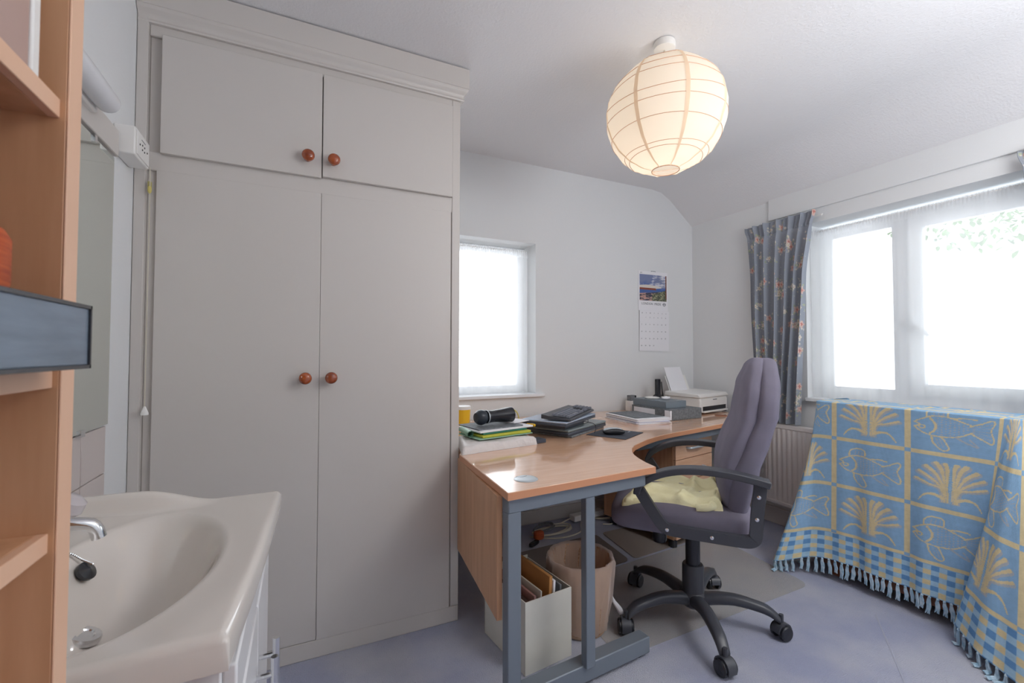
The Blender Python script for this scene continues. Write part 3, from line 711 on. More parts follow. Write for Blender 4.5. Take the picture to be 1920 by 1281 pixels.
bm = BM(); tube(bm, catmull([(.105, -.05, .15), (.118, -.056, .125), (.128, -.062, .10), (.146, -.075, .07), (.150, -.08, .052)], 4), [.010, .008, .006, .005, .005, .005, .006, .007, .008, .009, .010, .011, .012, .012, .011, .010, .006], 8); obj('knot', bm, m_paper, bn)

fb = thing('magazine_file', 'open cream cardboard file box standing inside the desk frame', 'file box', (.732, 1.438, .001), math.radians(7))
fw, fd, fh, th = .212, .30, .258, .004
bm = BM(); box(bm, 0, fw, 0, th, 0, fh); box(bm, 0, fw, fd-th, fd, 0, fh+.01); box(bm, 0, th, th, fd-th, 0, fh); box(bm, fw-th, fw, th, fd-th, 0, fh); box(bm, th, fw-th, th, fd-th, 0, th)
obj('box_body', bm, m_card, fb, bevel=.001)
def leaning(name, label, cat, x, w_, m, top, lean, group=None, y0=.02, y1=.27):
    bm = BM(); MM = Matrix.Translation((x, 0, .006)) @ Matrix.Rotation(lean, 4, 'Y'); box(bm, 0, w_, y0, y1, 0, top, MM)
    o_ = obj(name, bm, m, bevel=.002); o_.matrix_world = Matrix.Translation((.732, 1.438, .001)) @ Matrix.Rotation(math.radians(7), 4, 'Z')
    tag(o_, label, cat, group); return o_
leaning('envelope', 'brown padded envelope leaning in the cream file box', 'envelope', .105, .014, m_brown, .305, .06, y1=.24)
leaning('document', 'white papers behind the brown envelope in the cream file box', 'papers', .125, .010, m_paper, .285, .06)
leaning('document', 'grey card folder against the right side of the cream file box', 'folder', .165, .008, m_marble, .262, .03)
leaning('document', 'pinkish brochure at the left of the cream file box', 'brochure', .045, .010, mat('pinkish_card', (170, 130, 125), .6), .252, .03)
leaning('document', 'pale brochure beside the pinkish one in the cream file box', 'brochure', .070, .006, m_card, .262, .05)
leaning('document', 'dark brown book in the left of the cream file box', 'book', .015, .018, mat('dark_brown_card', (70, 50, 45), .6), .235, .02)

cb = thing('cable_heap', 'heap of coiled pale cables on the carpet under the desk', 'cables', (0, 0, 0))
def coil(cx, cy, rx, ry, rot, turns, z, m, r=.004, seed=0):
    rr_ = random.Random(seed); pts = []
    for i in range(int(turns*20)+1):
        t = 2*PI*i/20; k = 1+.12*math.sin(t*.37+seed)
        x = rx*k*math.cos(t); y = ry*k*math.sin(t)
        pts.append((cx+x*math.cos(rot)-y*math.sin(rot)+.015*math.sin(t*.31), cy+x*math.sin(rot)+y*math.cos(rot), z+.006*(i/20)*.8+.003*math.sin(t*1.7)))
    bm = BM(); tube(bm, pts, r, 6); return obj('cable', bm, m, cb)
coil(1.47, 2.50, .13, .055, .1, 3.2, .008, m_cable, .0045, 1); coil(1.42, 2.54, .10, .045, .4, 2.2, .02, m_marble, .004, 2)
coil(1.95, 2.56, .10, .04, -.2, 2.4, .008, m_cable, .0055, 4)
for P_ in ([(1.30, 2.49, .006), (1.45, 2.40, .006), (1.62, 2.42, .006), (1.70, 2.52, .01), (1.76, 2.60, .02)], [(1.55, 2.56, .02), (1.68, 2.60, .03), (1.80, 2.62, .03), (1.95, 2.63, .05), (2.08, 2.62, .04)], [(1.84, 2.47, .006), (1.88, 2.45, .006), (1.93, 2.46, .006)]):
    bm = BM(); tube(bm, catmull(P_, 8), .0045, 6); obj('cable', bm, m_cable, cb)
bm = BM(); box(bm, -.13, .13, -.03, .03, 0, .04); o = obj('extension_block', bm, m_white, loc=(1.80, 2.60, .012), bevel=.006); o.rotation_euler = (0, 0, .1); tag(o, 'white multi-socket extension block on the floor by the back wall', 'extension lead')
bm = BM(); superell(bm, (0, 0, .028), (.032, .022, .026), .5, .6, 20, 14); o = obj('plug', bm, m_orange, loc=(1.335, 2.44, .002)); tag(o, 'orange-brown plug beside the coiled cables under the desk', 'plug')
bm = BM(); superell(bm, (0, 0, .012), (.045, .016, .011), .5, .6, 20, 14); o = obj('power_adapter', bm, m_black, loc=(1.27, 2.38, .002)); o.rotation_euler = (0, 0, .5); tag(o, 'small black adapter on the carpet near the orange-brown plug', 'adapter')

# ================================================================ THINGS ON THE DESK
def slab(name, w_, d_, h_, m, parent, z=0, bev=.003, x=0, y=0):
    bm = BM(); box(bm, x-w_/2, x+w_/2, y-d_/2, y+d_/2, z, z+h_); return obj(name, bm, m, parent, bevel=bev)
def laptop(label, cx, cy, z, deg, w_, d_, h_, m):
    t = thing('laptop', label, 'laptop', (cx, cy, z), math.radians(deg), 'closed laptops stacked on the desk')
    slab('base', w_, d_, h_*.55, m_darkgrey, t, 0, .004); slab('lid', w_, d_, h_*.42, m, t, h_*.58, .004)
    slab('hinge', w_*.6, .012, h_*.4, m_black, t, h_*.3, .002, y=d_/2); return t
sleeve = thing('document_wallet', 'grey clear-edged wallet lying beneath the laptops', 'wallet', (1.335, 2.11, TOP+.0005), math.radians(30)); slab('cover', .40, .26, .010, m_marble, sleeve)
laptop('closed green-grey laptop at the bottom of the stack', 1.33, 2.115, TOP+.011, 27, .42, .275, .030, m_slate2)
dk2 = thing('docking_box', 'dark blue drive box between the two closed laptops', 'box', (1.27, 2.08, TOP+.0415), math.radians(32)); slab('housing', .30, .20, .022, m_darkgrey, dk2)
slab('port_panel', .05, .001, .018, m_white, dk2, .002, 0, x=.11, y=-.1005)
laptop('closed slate-blue laptop on top of the stack under the keyboard', 1.266, 2.073, TOP+.064, 34, .405, .25, .024, m_slate)
kb = thing('keyboard', 'black computer keyboard lying on the stacked laptops', 'keyboard', (1.315, 2.06, TOP+.0885), math.radians(40))
bm = BM(); extrude_profile(bm, [(-.078, .002), (.078, .008), (.078, .030), (.040, .024), (-.072, .014), (-.078, .010)], 'x', -.225, .225); obj('base', bm, m_arm, kb, bevel=.003)
kz = lambda y: .016+.010*(y+.072)/.11+.002
KM = None
def key(x, y, w_=.0165):
    global KM
    if KM is None:
        bm = BM(); a = [bm.verts.new((sx*.5, sy*.5, 0)) for sx, sy in ((-1, -1), (1, -1), (1, 1), (-1, 1))]; b = [bm.verts.new((sx*.40, sy*.38, 1)) for sx, sy in ((-1, -1), (1, -1), (1, 1), (-1, 1))]
        bm.faces.new(b)
        for i in range(4): bm.faces.new((a[i], a[(i+1) % 4], b[(i+1) % 4], b[i]))
        KM = bpy.data.meshes.new('key'); bm.to_mesh(KM); bm.free(); KM.materials.append(m_key)
    o_ = bpy.data.objects.new('key', KM); C.objects.link(o_); o_.parent = kb; o_.location = (x, y, kz(y)-.001); o_.scale = (w_, .0165, .009)
for r in range(5):
    y = -.058+r*.019; x = -.212
    if r == 0:
        for w_ in (.026, .022, .022, .105, .022, .022, .022, .022): key(x+w_/2, y, w_-.002); x += w_
    else:
        for k in range(14): key(x+.0095, y); x += .019
for k in range(4):
    for r in range(5):
        if (k + r) < 8: key(.150+.019*k-.0, -.058+r*.019)
for k in range(3): key(.075+.019*k, -.058)

mm = thing('mouse_mat', 'dark grey mouse mat on the desk beside the laptops', 'mouse mat', (1.50, 1.905, TOP+.0003), math.radians(28)); slab('mat', .24, .215, .003, m_pad, mm, 0, .001)
slab('printed_mark', .03, .006, .0003, m_silver, mm, .003, 0, x=.09, y=-.04)
ms = thing('computer_mouse', 'black and silver computer mouse on the mouse mat', 'mouse', (1.475, 1.885, TOP+.0036), math.radians(-25))
bm = BM(); superell(bm, (0, 0, .016), (.058, .031, .017), .7, .75, 32, 18, lambda p: Vector((p.x, p.y*(1-.15*math.cos(p.x/.058*PI)), max(p.z, .0)*(1-.25*(p.x/.058)**2 if p.z > .016 else 1)))); obj('shell', bm, m_black, ms)
bm = BM(); superell(bm, (-.004, 0, .0195), (.050, .022, .0155), .8, .75, 28, 14); obj('top_cover', bm, m_silver, ms)

# papers
pp_ = thing('paper_stack', 'stack of white papers with grey folder cover beside the lever arch files', 'papers', (1.935, 2.235, TOP+.0005), math.radians(-4))
for k in range(9):
    bm = BM(); a = rnd.uniform(-.07, .07); MM = Matrix.Rotation(a, 4, 'Z'); box(bm, -.12+rnd.uniform(-.01, .01), .12, -.165, .165+rnd.uniform(-.01, .01), k*.0036, k*.0036+.0030, MM); obj('sheet_bundle', bm, m_paper if k != 3 else mat('pale_blue_sheet', (196, 202, 226), .8), pp_)
bm = BM(); box(bm, -.105, .108, -.12, .165, .0332, .0352); obj('cover', bm, m_marble, pp_, bevel=.001)

def arch_file(label, cx, cy, z, deg, w_, d_, h_, m, lab):
    t = thing('arch_file', label, 'file', (cx, cy, z), math.radians(deg), 'grey box files stacked on the desk')
    bm = BM(); box(bm, -w_/2, w_/2, -d_/2, d_/2, 0, .0035); box(bm, -w_/2, w_/2, -d_/2, d_/2, h_-.0035, h_); box(bm, -w_/2, -w_/2+.004, -d_/2, d_/2, .0035, h_-.0035)
    box(bm, -w_/2, w_/2, -d_/2, -d_/2+.004, .0035, h_-.0035)
    obj('cover', bm, m, t, bevel=.002)
    bm = BM(); box(bm, -w_/2+.006, w_/2-.012, -d_/2+.006, d_/2-.008, .006, h_*.7); obj('papers', bm, m_paper, t)
    if lab:
        bm = BM(); box(bm, -w_/2-.0006, -w_/2, -d_/2+.13, d_/2-.02, .01, h_-.01); obj('spine_label', bm, m_paper, t)
        bm = BM(); box(bm, -w_/2-.0006, -w_/2, -d_/2+.002, -d_/2+.045, .012, h_-.006); box(bm, -w_/2-.0006, -w_/2+.012, -d_/2-.0006, -d_/2, .004, h_-.006); obj('spine_label', bm, m_paper, t)
    return t
arch_file('mottled grey lever arch file at the bottom beside the printer', 2.238, 2.30, TOP+.0005, 2, .285, .345, .068, m_marble, True)
arch_file('narrower grey ring binder lying on top of the mottled file', 2.205, 2.33, TOP+.069, 2, .185, .30, .045, mat('plain_grey_board', (122, 132, 140), .5), False)
bm = BM(); lathe(bm, [(0, 0), (.045, 0), (.05, .004), (.05, .008), (.043, .010), (.036, .006), (0, .006)], 28, cap=False); o = obj('dish', bm, m_white, loc=(2.19, 2.38, TOP+.1145)); tag(o, 'small round white dish on the grey ring binder', 'dish')
bm = BM(); superell(bm, (0, 0, .010), (.030, .022, .010), .8, .8, 20, 12, lambda p: p+Vector((0, 0, .004*math.sin(p.x*200)*math.sin(p.y*150) if p.z > .012 else 0))); o = obj('tissue', bm, m_paper, loc=(2.225, 2.285, TOP+.1145)); tag(o, 'crumpled white tissue beside the round dish on the binder', 'tissue')
st = thing('desk_stand', 'black upright stand with lever behind the ring binder', 'stand', (2.385, 2.53, TOP+.0005), 0)
bm = BM(); superell(bm, (0, 0, .010), (.045, .035, .010), .4, .4, 24, 12); obj('base', bm, m_black, st)
bm = BM(); box(bm, -.018, .018, -.013, .013, .015, .235); obj('column', bm, m_black, st, bevel=.004)
bm = BM(); box(bm, .0182, .0188, -.006, .006, .09, .22); obj('groove', bm, m_silver, st)
bm = BM(); tube(bm, [(-.045, 0, .105), (-.03, 0, .11), (-.015, 0, .11)], [.006, .012, .010], 10); obj('clamp_knob', bm, m_black, st)
bm = BM(); tube(bm, [(.026, -.01, .215), (.033, -.01, .15), (.040, -.01, .10), (.050, -.012, .06)], [.004, .005, .007, .006], 8); tube(bm, [(.0, 0, .12), (.038, -.01, .112)], .004, 8); obj('lever', bm, m_black, st)
gl = thing('camera_box', 'small white box with grey patterned top at the back of the desk', 'box', (2.215, 2.62, TOP+.0005), .1); slab('box_body', .075, .05, .075, m_white, gl); slab('top_block', .055, .04, .040, m_marble, gl, .075, .003); slab('dark_end', .020, .042, .036, m_black, gl, .077, .003, x=.020)

# printer
pr = thing('printer', 'white inkjet printer with paper in its rear feed in the desk corner', 'printer', (2.655, 2.42, TOP+.0005), math.radians(11.5))
bm = BM(); w2, d2 = .192, .14
def dprint(p):
    return p
bm = BM(); prof = [(-.14, .012), (.14, .012), (.14, .118), (-.128, .118), (-.14, .095)]
extrude_profile(bm, prof, 'x', -w2+.01, w2-.01); obj('body', bm, m_white, pr, bevel=.012, seg=3)
bm = BM(); extrude_profile(bm, [(-.142, .112), (-.142, .120), (-.130, .140), (.13, .148), (.14, .140), (.14, .112)], 'x', -w2, w2); obj('scanner_lid', bm, m_white, pr, bevel=.008, seg=3)
bm = BM(); box(bm, -.155, .155, -.1405, -.11, .022, .052); obj('paper_slot', bm, m_black, pr)
bm = BM(); box(bm, -.16, .16, -.155, -.10, .010, .020); obj('output_tray', bm, m_white, pr, bevel=.003)
bm = BM(); box(bm, -.02, .03, -.1425, -.139, .094, .099); obj('lid_latch', bm, m_marble, pr)
bm = BM()
for x in (-.17, .17):
    for y in (-.12, .12): box(bm, x-.012, x+.012, y-.012, y+.012, 0, .014)
obj('rubber_foot', bm, m_black, pr)
bm = BM(); box(bm, -.13, .13, 0, .004, 0, .13, Matrix.Translation((-.04, .105, .135)) @ Matrix.Rotation(-.35, 4, 'X')); obj('paper_support', bm, m_white, pr, bevel=.001)
bm = BM(); box(bm, -.105, .105, -.003, -.001, 0, .19, Matrix.Translation((-.06, .10, .14)) @ Matrix.Rotation(-.35, 4, 'X')); obj('paper', bm, m_paper, pr)

# left-hand heap
en = thing('wrapped_parcel', 'flat pale crumpled paper parcel at the left front of the heap', 'parcel', (.80, 1.935, TOP+.0005))
NU, NV = 60, 44; U, V = np.meshgrid(np.linspace(-1, 1, NU), np.linspace(-1, 1, NV))
def crumple(hx, hy, h, seed):
    rs = np.random.RandomState(seed); f = np.zeros_like(U)
    for k in range(9):
        a, b, c_ = rs.uniform(2, 9, 3); f += np.sin(a*U+b*V+c_)*.12
    e = np.clip(np.minimum(1-np.abs(U), 1-np.abs(V))/.10, 0, 1); e = np.sqrt(1-(1-e)**2)
    a, b = (U+1)/2, (V+1)/2; q = ((.607, 1.772), (1.0, 1.838), (.975, 2.08), (.670, 2.03))
    bl = lambda i: q[0][i]*(1-a)*(1-b)+q[1][i]*a*(1-b)+q[2][i]*a*b+q[3][i]*(1-a)*b
    return bl(0)-.80+.0015*f, bl(1)-1.935+.003*f*(b < .9), h*(1+.18*f)*e
X_, Y_, Z_ = crumple(.205, .125, .036, 3)
g = grid_mesh('wrapping', X_, Y_, Z_, m_crump, en)
def flat_item(name, label, cat, cx, cy, z, deg, w_, d_, h_, m, group=None):
    t = obj(name, (lambda b: (box(b, -w_/2, w_/2, -d_/2, d_/2, 0, h_), b)[1])(BM()), m, bevel=min(.002, h_*.4), loc=(cx, cy, z)); t.rotation_euler = (0, 0, math.radians(deg)); tag(t, label, cat, group); return t
G_ = 'folders and papers heaped at the left of the desk'
z = TOP+.043
flat_item('folder', 'pale green card folder lowest on the wrapped parcel', 'folder', .835, 1.96, z, 11, .30, .20, .004, m_mint, G_); z += .0045
flat_item('folder', 'lime yellow folder above the pale green one in the heap', 'folder', .845, 1.965, z, 10, .27, .19, .011, m_lime, G_); z += .0115
flat_item('folder', 'dark green folder on top of the lime yellow one', 'folder', .84, 1.98, z, 12, .25, .19, .008, m_green, G_); z += .0085
flat_item('paper_bundle', 'grey-white bundle of papers above the dark green folder', 'papers', .85, 1.99, z, 13, .31, .20, .008, m_paper, G_); z += .0085
flat_item('magazine', 'grey magazine topmost in the heap under the black bottle', 'magazine', .83, 2.0, z, 10, .25, .19, .005, m_marble, G_); z += .0055
flat_item('envelope', 'small white envelope at the right end of the heap', 'envelope', .975, 2.04, z, 24, .12, .10, .004, m_paper)
rl = thing('rolled_leaflet', 'rolled pale mint leaflet at the left end of the heap', 'leaflet', (.685, 1.905, TOP+.062))
bm = BM(); pts_ = [(.016*(1-t*.35)*math.cos(t*11), .016*(1-t*.35)*math.sin(t*11)) for t in [i/40 for i in range(41)]]
a_ = [bm.verts.new((x, -.02, z_)) for x, z_ in pts_]; b_ = [bm.verts.new((x+.01, .14, z_)) for x, z_ in pts_]
for i in range(40): bm.faces.new((a_[i], a_[i+1], b_[i+1], b_[i]))
obj('leaflet_roll', bm, m_mint, rl)
bt = thing('black_bottle', 'black glossy waisted bottle lying on its side on the heap', 'bottle', (.87, 2.005, z+.0385), 0)
R_ = Matrix.Rotation(math.radians(12), 4, 'Z') @ Matrix.Rotation(PI/2, 4, 'Y')
bm = BM(); lathe(bm, [(0, .085), (.030, .085), (.037, .080), (.0375, .070), (.034, .04), (.030, .0), (.0285, -.04), (.031, -.065), (.030, -.07), (0, -.072)], 32, R_, cap=False); obj('body', bm, m_black, bt)
bm = BM(); lathe(bm, [(0, -.13), (.022, -.128), (.033, -.115), (.0365, -.10), (.034, -.085), (.026, -.073), (0, -.071)], 32, R_, cap=False); obj('cap', bm, mat('blue_black_plastic', (40, 48, 58), .3), bt)
bm = BM(); lathe(bm, [(.0312, -.064), (.0325, -.067), (.0312, -.070)], 32, R_, cap=False); obj('ring', bm, m_silver, bt)
bm = BM(); box(bm, -.028, .028, -.03, .03, 0, .018); o = obj('hard_drive', bm, m_darkgrey, loc=(1.025, 1.885, TOP+.0005), bevel=.002); o.rotation_euler = (0, 0, .17); tag(o, 'small dark grey drive between the parcel and the laptops', 'drive')
tb = thing('tub', 'yellow tub with white lid below the back window', 'tub', (.86, 2.50, TOP+.0005))
bm = BM(); lathe(bm, [(0, 0), (.040, 0), (.045, .095), (0, .095)], 28, cap=False); obj('pot', bm, m_yellow, tb)
bm = BM(); lathe(bm, [(0, .0952), (.047, .0952), (.047, .110), (.044, .114), (0, .114)], 28, cap=False); obj('lid', bm, m_white, tb)
yc = thing('usb_cable', 'looped cream and yellow cable between the heap and the laptops', 'cable', (0, 0, 0))
bm = BM(); tube(bm, catmull([(1.00, 2.16, .785), (1.005, 2.17, .815), (1.03, 2.18, .845), (1.055, 2.175, .83), (1.06, 2.16, .795), (1.03, 2.13, .795), (1.05, 2.06, .790), (1.04, 1.99, .792)], 8), .0035, 8); obj('lead', bm, m_ycable, yc)
bm = BM(); tube(bm, [(1.03, 2.005, .792), (1.045, 1.975, .792), (1.05, 1.96, .793)], [.006, .008, .006], 10); obj('connector', bm, m_yellow, yc)
bc2 = BM(); tube(bc2, catmull([(1.34, 2.00, .790), (1.38, 1.975, .785), (1.415, 1.97, .772), (1.42, 1.965, .75), (1.40, 1.95, .731)], 8), .0016, 6); tag(obj('thin_cable', bc2, m_black), 'thin black wire curling off the side of the laptop stack', 'cable')

# ================================================================ CALENDAR
cl = thing('wall_calendar', 'hanging wall calendar with coastal picture above a dates page', 'calendar', (2.352, YB, 1.168))
CW, CT = .300, .626
NU, NV = 150, 120; U, V = np.meshgrid(np.linspace(0, 1, NU), np.linspace(0, 1, NV))
def nz(u, v, s, seed):
    rs = np.random.RandomState(seed); f = np.zeros_like(u)
    for k in range(14):
        a = rs.normal(0, 1, 2)*s; p = rs.uniform(0, 6.3); f += np.sin(a[0]*u+a[1]*v+p)
    return f/5
col = np.zeros((NV, NU, 3))
sky = np.array(s2l((120, 130, 165))); blue = np.array(s2l((60, 95, 165))); cloud = np.array(s2l((215, 215, 220)))
n1_ = nz(U, V, 9, 1); n2_ = nz(U*1.0, V*2, 22, 2)
t = np.clip(n1_+.2, 0, 1)[..., None]; col[:] = sky*(1-t)+blue*t
cm = (np.clip((n1_*.6+n2_*.5+ (U-.45)*1.4), 0, 1)*smooth(.5, .62, V))[..., None]; col = col*(1-cm)+cloud*cm
m_ = (np.abs(V-.53) < .05+.03*np.sin(U*5)) & (U < .8); col[m_] = s2l((215, 208, 200))
m_ = (V < .49) & (V > .40) & (U < .62-.3*(V-.40)); col[m_] = s2l((140, 72, 52))
m_ = (V < .42) & (V > .27); col[m_] = s2l((70, 100, 160))
m_ = (V < .33+.12*(U-.5)) ; cc_ = np.where((n2_[..., None] > .25), np.array(s2l((190, 150, 140))), np.where(n2_[..., None] > -.2, np.array(s2l((110, 100, 105))), np.array(s2l((60, 60, 80))))); col[m_] = cc_[m_]
m_ = (V < .25+.35*(U-.45)) & (U > .45); cc_ = np.where((nz(U, V, 60, 5)[..., None] > .1), np.array(s2l((150, 150, 120))), np.array(s2l((80, 85, 70)))); col[m_] = cc_[m_]
m_ = (U > .955) & (V > .1); col[m_] = s2l((120, 70, 50))
bm = BM(); box(bm, 0, CW, -.004, -.002, .318, CT); up = obj('picture_page', bm, m_paper, cl)
grid_mesh('picture', .012+U*.276, -.0046+U*0, .395+V*.205, m_print, up, 'print', col)
bm = BM(); text_bm(bm, 'LONDON  PRIDE', .026, Matrix.Translation((.13, -.0045, .370)) @ Matrix.Rotation(PI/2, 4, 'X'))
rg = [(.262+.012*math.cos(2*PI*k/24), -.0048, .370+.012*math.sin(2*PI*k/24)) for k in range(24)]; tube(bm, rg, .0022, 6, True); box(bm, .245, .279, -.0055, -.004, .3675, .3725)
text_bm(bm, 'JULY', .010, Matrix.Translation((.03, -.0045, .612)) @ Matrix.Rotation(PI/2, 4, 'X'))
obj('caption', bm, m_ink, up)
bm = BM(); MM = Matrix.Translation((.006, -.004, 0)) @ Matrix.Rotation(.02, 4, 'X'); box(bm, 0, CW, -.002, 0, 0, .316, MM); dn = obj('dates_page', bm, m_paper, cl)
bm = BM(); day = 1
for i, s_ in enumerate('MTWTFSS'): text_bm(bm, s_, .012, Matrix.Translation((.03+i*.0405, -.0125, .296)) @ Matrix.Rotation(PI/2, 4, 'X'))
for r in range(5):
    for c_ in range(7):
        if (r == 0 and c_ < 1) or day > 31: continue
        text_bm(bm, str(day), .013, MM @ Matrix.Translation((.02+c_*.0405, -.0023, .262-r*.055)) @ Matrix.Rotation(PI/2, 4, 'X')); day += 1
obj('dates', bm, m_ink, dn)
bm = BM(); tube(bm, [(.13, -.006, CT-.002), (.13, -.006, CT+.004), (.17, -.006, CT+.004), (.17, -.006, CT-.002)], .0015, 6); obj('hanger', bm, m_steel, cl)

# ================================================================ CURTAINS
def floral(Us, Vs, seed):
    rs = np.random.RandomState(seed); base = np.array(s2l((150, 156, 166))); col = np.zeros(Us.shape+(3,)); col[:] = base
    um, vm = Us.max(), Vs.max()
    def blob(u, v, r, c_, petals=0):
        d = np.hypot(Us-u, Vs-v); rr_ = r
        if petals: rr_ = r*(1+.25*np.cos(petals*np.arctan2(Vs-v, Us-u)))
        col[d < rr_] = s2l(c_)
    for k in range(int(um*vm*105)):
        u, v = rs.uniform(0, um), rs.uniform(0, vm)
        for q in range(rs.randint(5, 11)):
            a = rs.uniform(0, 6.28); d_ = rs.uniform(.008, .045)
            blob(u+d_*math.cos(a), v+d_*math.sin(a), rs.uniform(.004, .0082), [(205, 200, 186), (170, 176, 150), (150, 160, 140), (214, 206, 196)][rs.randint(4)])
        if k % 2 == 0:
            blob(u, v, .020, (206, 176, 166), 5); blob(u+.003, v, .008, (188, 120, 112), 4); blob(u-.004, v+.004, .004, (224, 200, 190))
        else: blob(u, v, .014, (216, 208, 196), 5); blob(u, v, .004, (196, 168, 130))
    for k in range(int(um*vm*500)): blob(rs.uniform(0, um), rs.uniform(0, vm), .0022, (196, 196, 184))
    return col
def curtain(label, y_top0, y_top1, y_bot0, y_bot1, ztop, zbot, npl, seed, flat=1.05, amp=.032, x0=2.862, nu=300, nv=330):
    t = thing('curtain', label, 'curtain', (0, 0, 0), group='floral curtains at the wide window')
    U, V = np.meshgrid(np.linspace(0, 1, nu), np.linspace(0, 1, nv))      # V 0 at top
    zz = ztop-V*(ztop-zbot)
    hd = .085/(ztop-zbot)
    rs = np.random.RandomState(seed); ph = np.interp(U[0], np.linspace(0, 1, npl+1), np.cumsum(np.r_[0, rs.uniform(.8, 1.2, npl)])); ph = ph/ph[-1]*npl
    pinch = np.exp(-((V-hd)/(hd*.45))**2)
    ytop = y_top0+(y_top1-y_top0)*U; yb_ = y_bot0+(y_bot1-y_bot0)*U
    k = .25*smooth(hd, .3, V)+.75*V; y = ytop*(1-k)+yb_*k
    ctr = .5*(y_top0+y_top1); y = y+(ctr-y)*(.075*smooth(hd*.2, hd, V)*smooth(.5, hd, V))
    A = amp*(.55+.45*V)*(1-.45*pinch); A = np.where(V < hd, amp*.55*(1-.3*V/hd), A)
    wv = np.sin(2*PI*ph)+.28*np.sin(4*PI*ph+1+V*1.2)+.18*np.sin(2*PI*ph*.5+2*V)
    x = x0+A*wv; y = y+.010*np.cos(2*PI*ph)*(1-V*.3)+.010*np.sin(V*4+U*6)*V
    # hand-stitched gathers in the heading
    x = x+np.where(V < hd, .006*np.sin(2*PI*ph*3), 0)
    col = floral(U*flat, V*(ztop-zbot), seed)
    o_ = grid_mesh('drape', x, y, zz, m_floral, t, 'print', col, solid=.002)
    bm = BM(); tube(bm, [(x0+.05, y_top0, ztop-.03), (x0+.05, y_top1, ztop-.03)], .006, 8)
    for q in np.linspace(y_top0, y_top1, 7): tube(bm, [(x0+.05, q, ztop-.03), (XR-.012, q, ztop-.02)], .003, 6)
    obj('curtain_track', bm, m_white, t)
    return t
curtain('grey-blue floral curtain gathered at the left side of the wide window', 2.155, 1.665, 2.085, 1.79, 2.043, .695, 6, 3, amp=.032)
curtain('sliver of grey-blue floral curtain at the right edge of the wide window', (.805), .40, .775, .42, 2.05, 1.0, 6, 9, flat=.9, nu=200, nv=220)
def net(label, axis, a0, a1, z0, z1, off, name='net_curtain'):
    nu, nv = 420, 60; U, V = np.meshgrid(np.linspace(0, 1, nu), np.linspace(0, 1, nv)); zz = z1-V*(z1-z0)
    L_ = abs(a1-a0); rs = np.random.RandomState(4); d = np.zeros_like(U)
    for k in range(10):
        f = rs.uniform(14, 60)*L_*1.5; d += np.sin(f*U+rs.uniform(0, 6)+.6*V*np.sin(k))*rs.uniform(.3, 1)
    d = d/3*.006*(.5+.9*smooth(.03, .3, V)); d += np.where(V < .045, .003*np.sin(U*L_*420), 0)
    a = a0+(a1-a0)*U
    X_, Y_ = (off+d, a) if axis == 'y' else (a, off+d)
    o_ = grid_mesh(name, X_, Y_, zz, m_sheer)
    tag(o_, label, 'net curtain')
    bm = BM(); p0, p1 = ((off, a0, z1-.012), (off, a1, z1-.012)) if axis == 'y' else ((a0, off, z1-.012), (a1, off, z1-.012))
    tube(bm, [p0, p1], .004, 8); obj('wire', bm, m_white, o_)
    # gathered heading, a second thickness of net
    V2 = V[:5]; d2 = d[:5]
    zz2 = z1-.0-(V[:5]/V[4].max())*.055
    X2, Y2 = (off-.006+d2*1.4, a[:5]) if axis == 'y' else (a[:5], off-.006+d2*1.4)
    grid_mesh('heading', X2, Y2, zz2, m_sheer, o_)
net('sheer white net curtain across the wide right-hand window', 'y', RY0+.02, RY1-.01, RZ0+.008, RZ1-.045, 2.962)
net('sheer white net curtain in the small back window', 'x', WX0+.02, WX1-.012, WZ0+.008, WZ1-.03, 2.80)

# ================================================================ RADIATOR
rd = thing('radiator', 'cream panel radiator below the wide window', 'radiator', (XR-.075, 1.42, .175))
NU, NV = 260, 20; U, V = np.meshgrid(np.linspace(-.59, .59, NU), np.linspace(0, .50, NV))
w_ = np.abs(((U/.0333) % 1)-.5)*2; prf = .008*smooth(.35, .65, w_)*smooth(0, .03, V)*smooth(.50, .47, V)
grid_mesh('panel', -.0145-prf*.5, U, V, m_rad, rd)
bm = BM(); box(bm, -.012, .012, -.59, .59, 0, .50); obj('panel_back', bm, m_rad, rd, bevel=.003)
bm = BM(); box(bm, -.020, .03, -.592, .592, .485, .512); obj('top_grille', bm, m_rad, rd, bevel=.003)
bm = BM(); box(bm, -.023, -.008, -.592, .592, -.012, .010); obj('bottom_rail', bm, m_rad, rd, bevel=.003)
bm = BM(); tube(bm, [(0, .59, .03), (0, .635, .03)], .010, 10); lathe(bm, [(.014, -.03), (.016, 0), (.014, .03)], 12, Matrix.Translation((0, .64, .03))); obj('valve', bm, m_brass, rd)
bm = BM(); tube(bm, [(0, .64, .0), (0, .64, -.174)], .0075, 10); obj('pipe', bm, m_white, rd)
bm = BM()
for y in (-.4, .4): box(bm, .012, .058, y-.02, y+.02, .05, .45)
obj('wall_bracket', bm, m_rad, rd)

# ================================================================ CHEST UNDER THE THROW
cs = thing('chest', 'brown wooden chest almost hidden by the blue woven throw', 'chest', (2.50, .74, 0))
bm = BM(); box(bm, 0, .27, 0, .71, .055, .884); obj('chest_body', bm, m_wood_dk, cs, bevel=.004)
bm = BM(); box(bm, -.008, .27, -.005, .715, .055, .10); obj('plinth_rail', bm, m_wood_dk, cs, bevel=.003)
for x in (.02, .22):
    for y in (.02, .64): bm = BM(); box(bm, x, x+.04, y, y+.04, 0, .055); obj('foot', bm, m_wood_dk, cs)

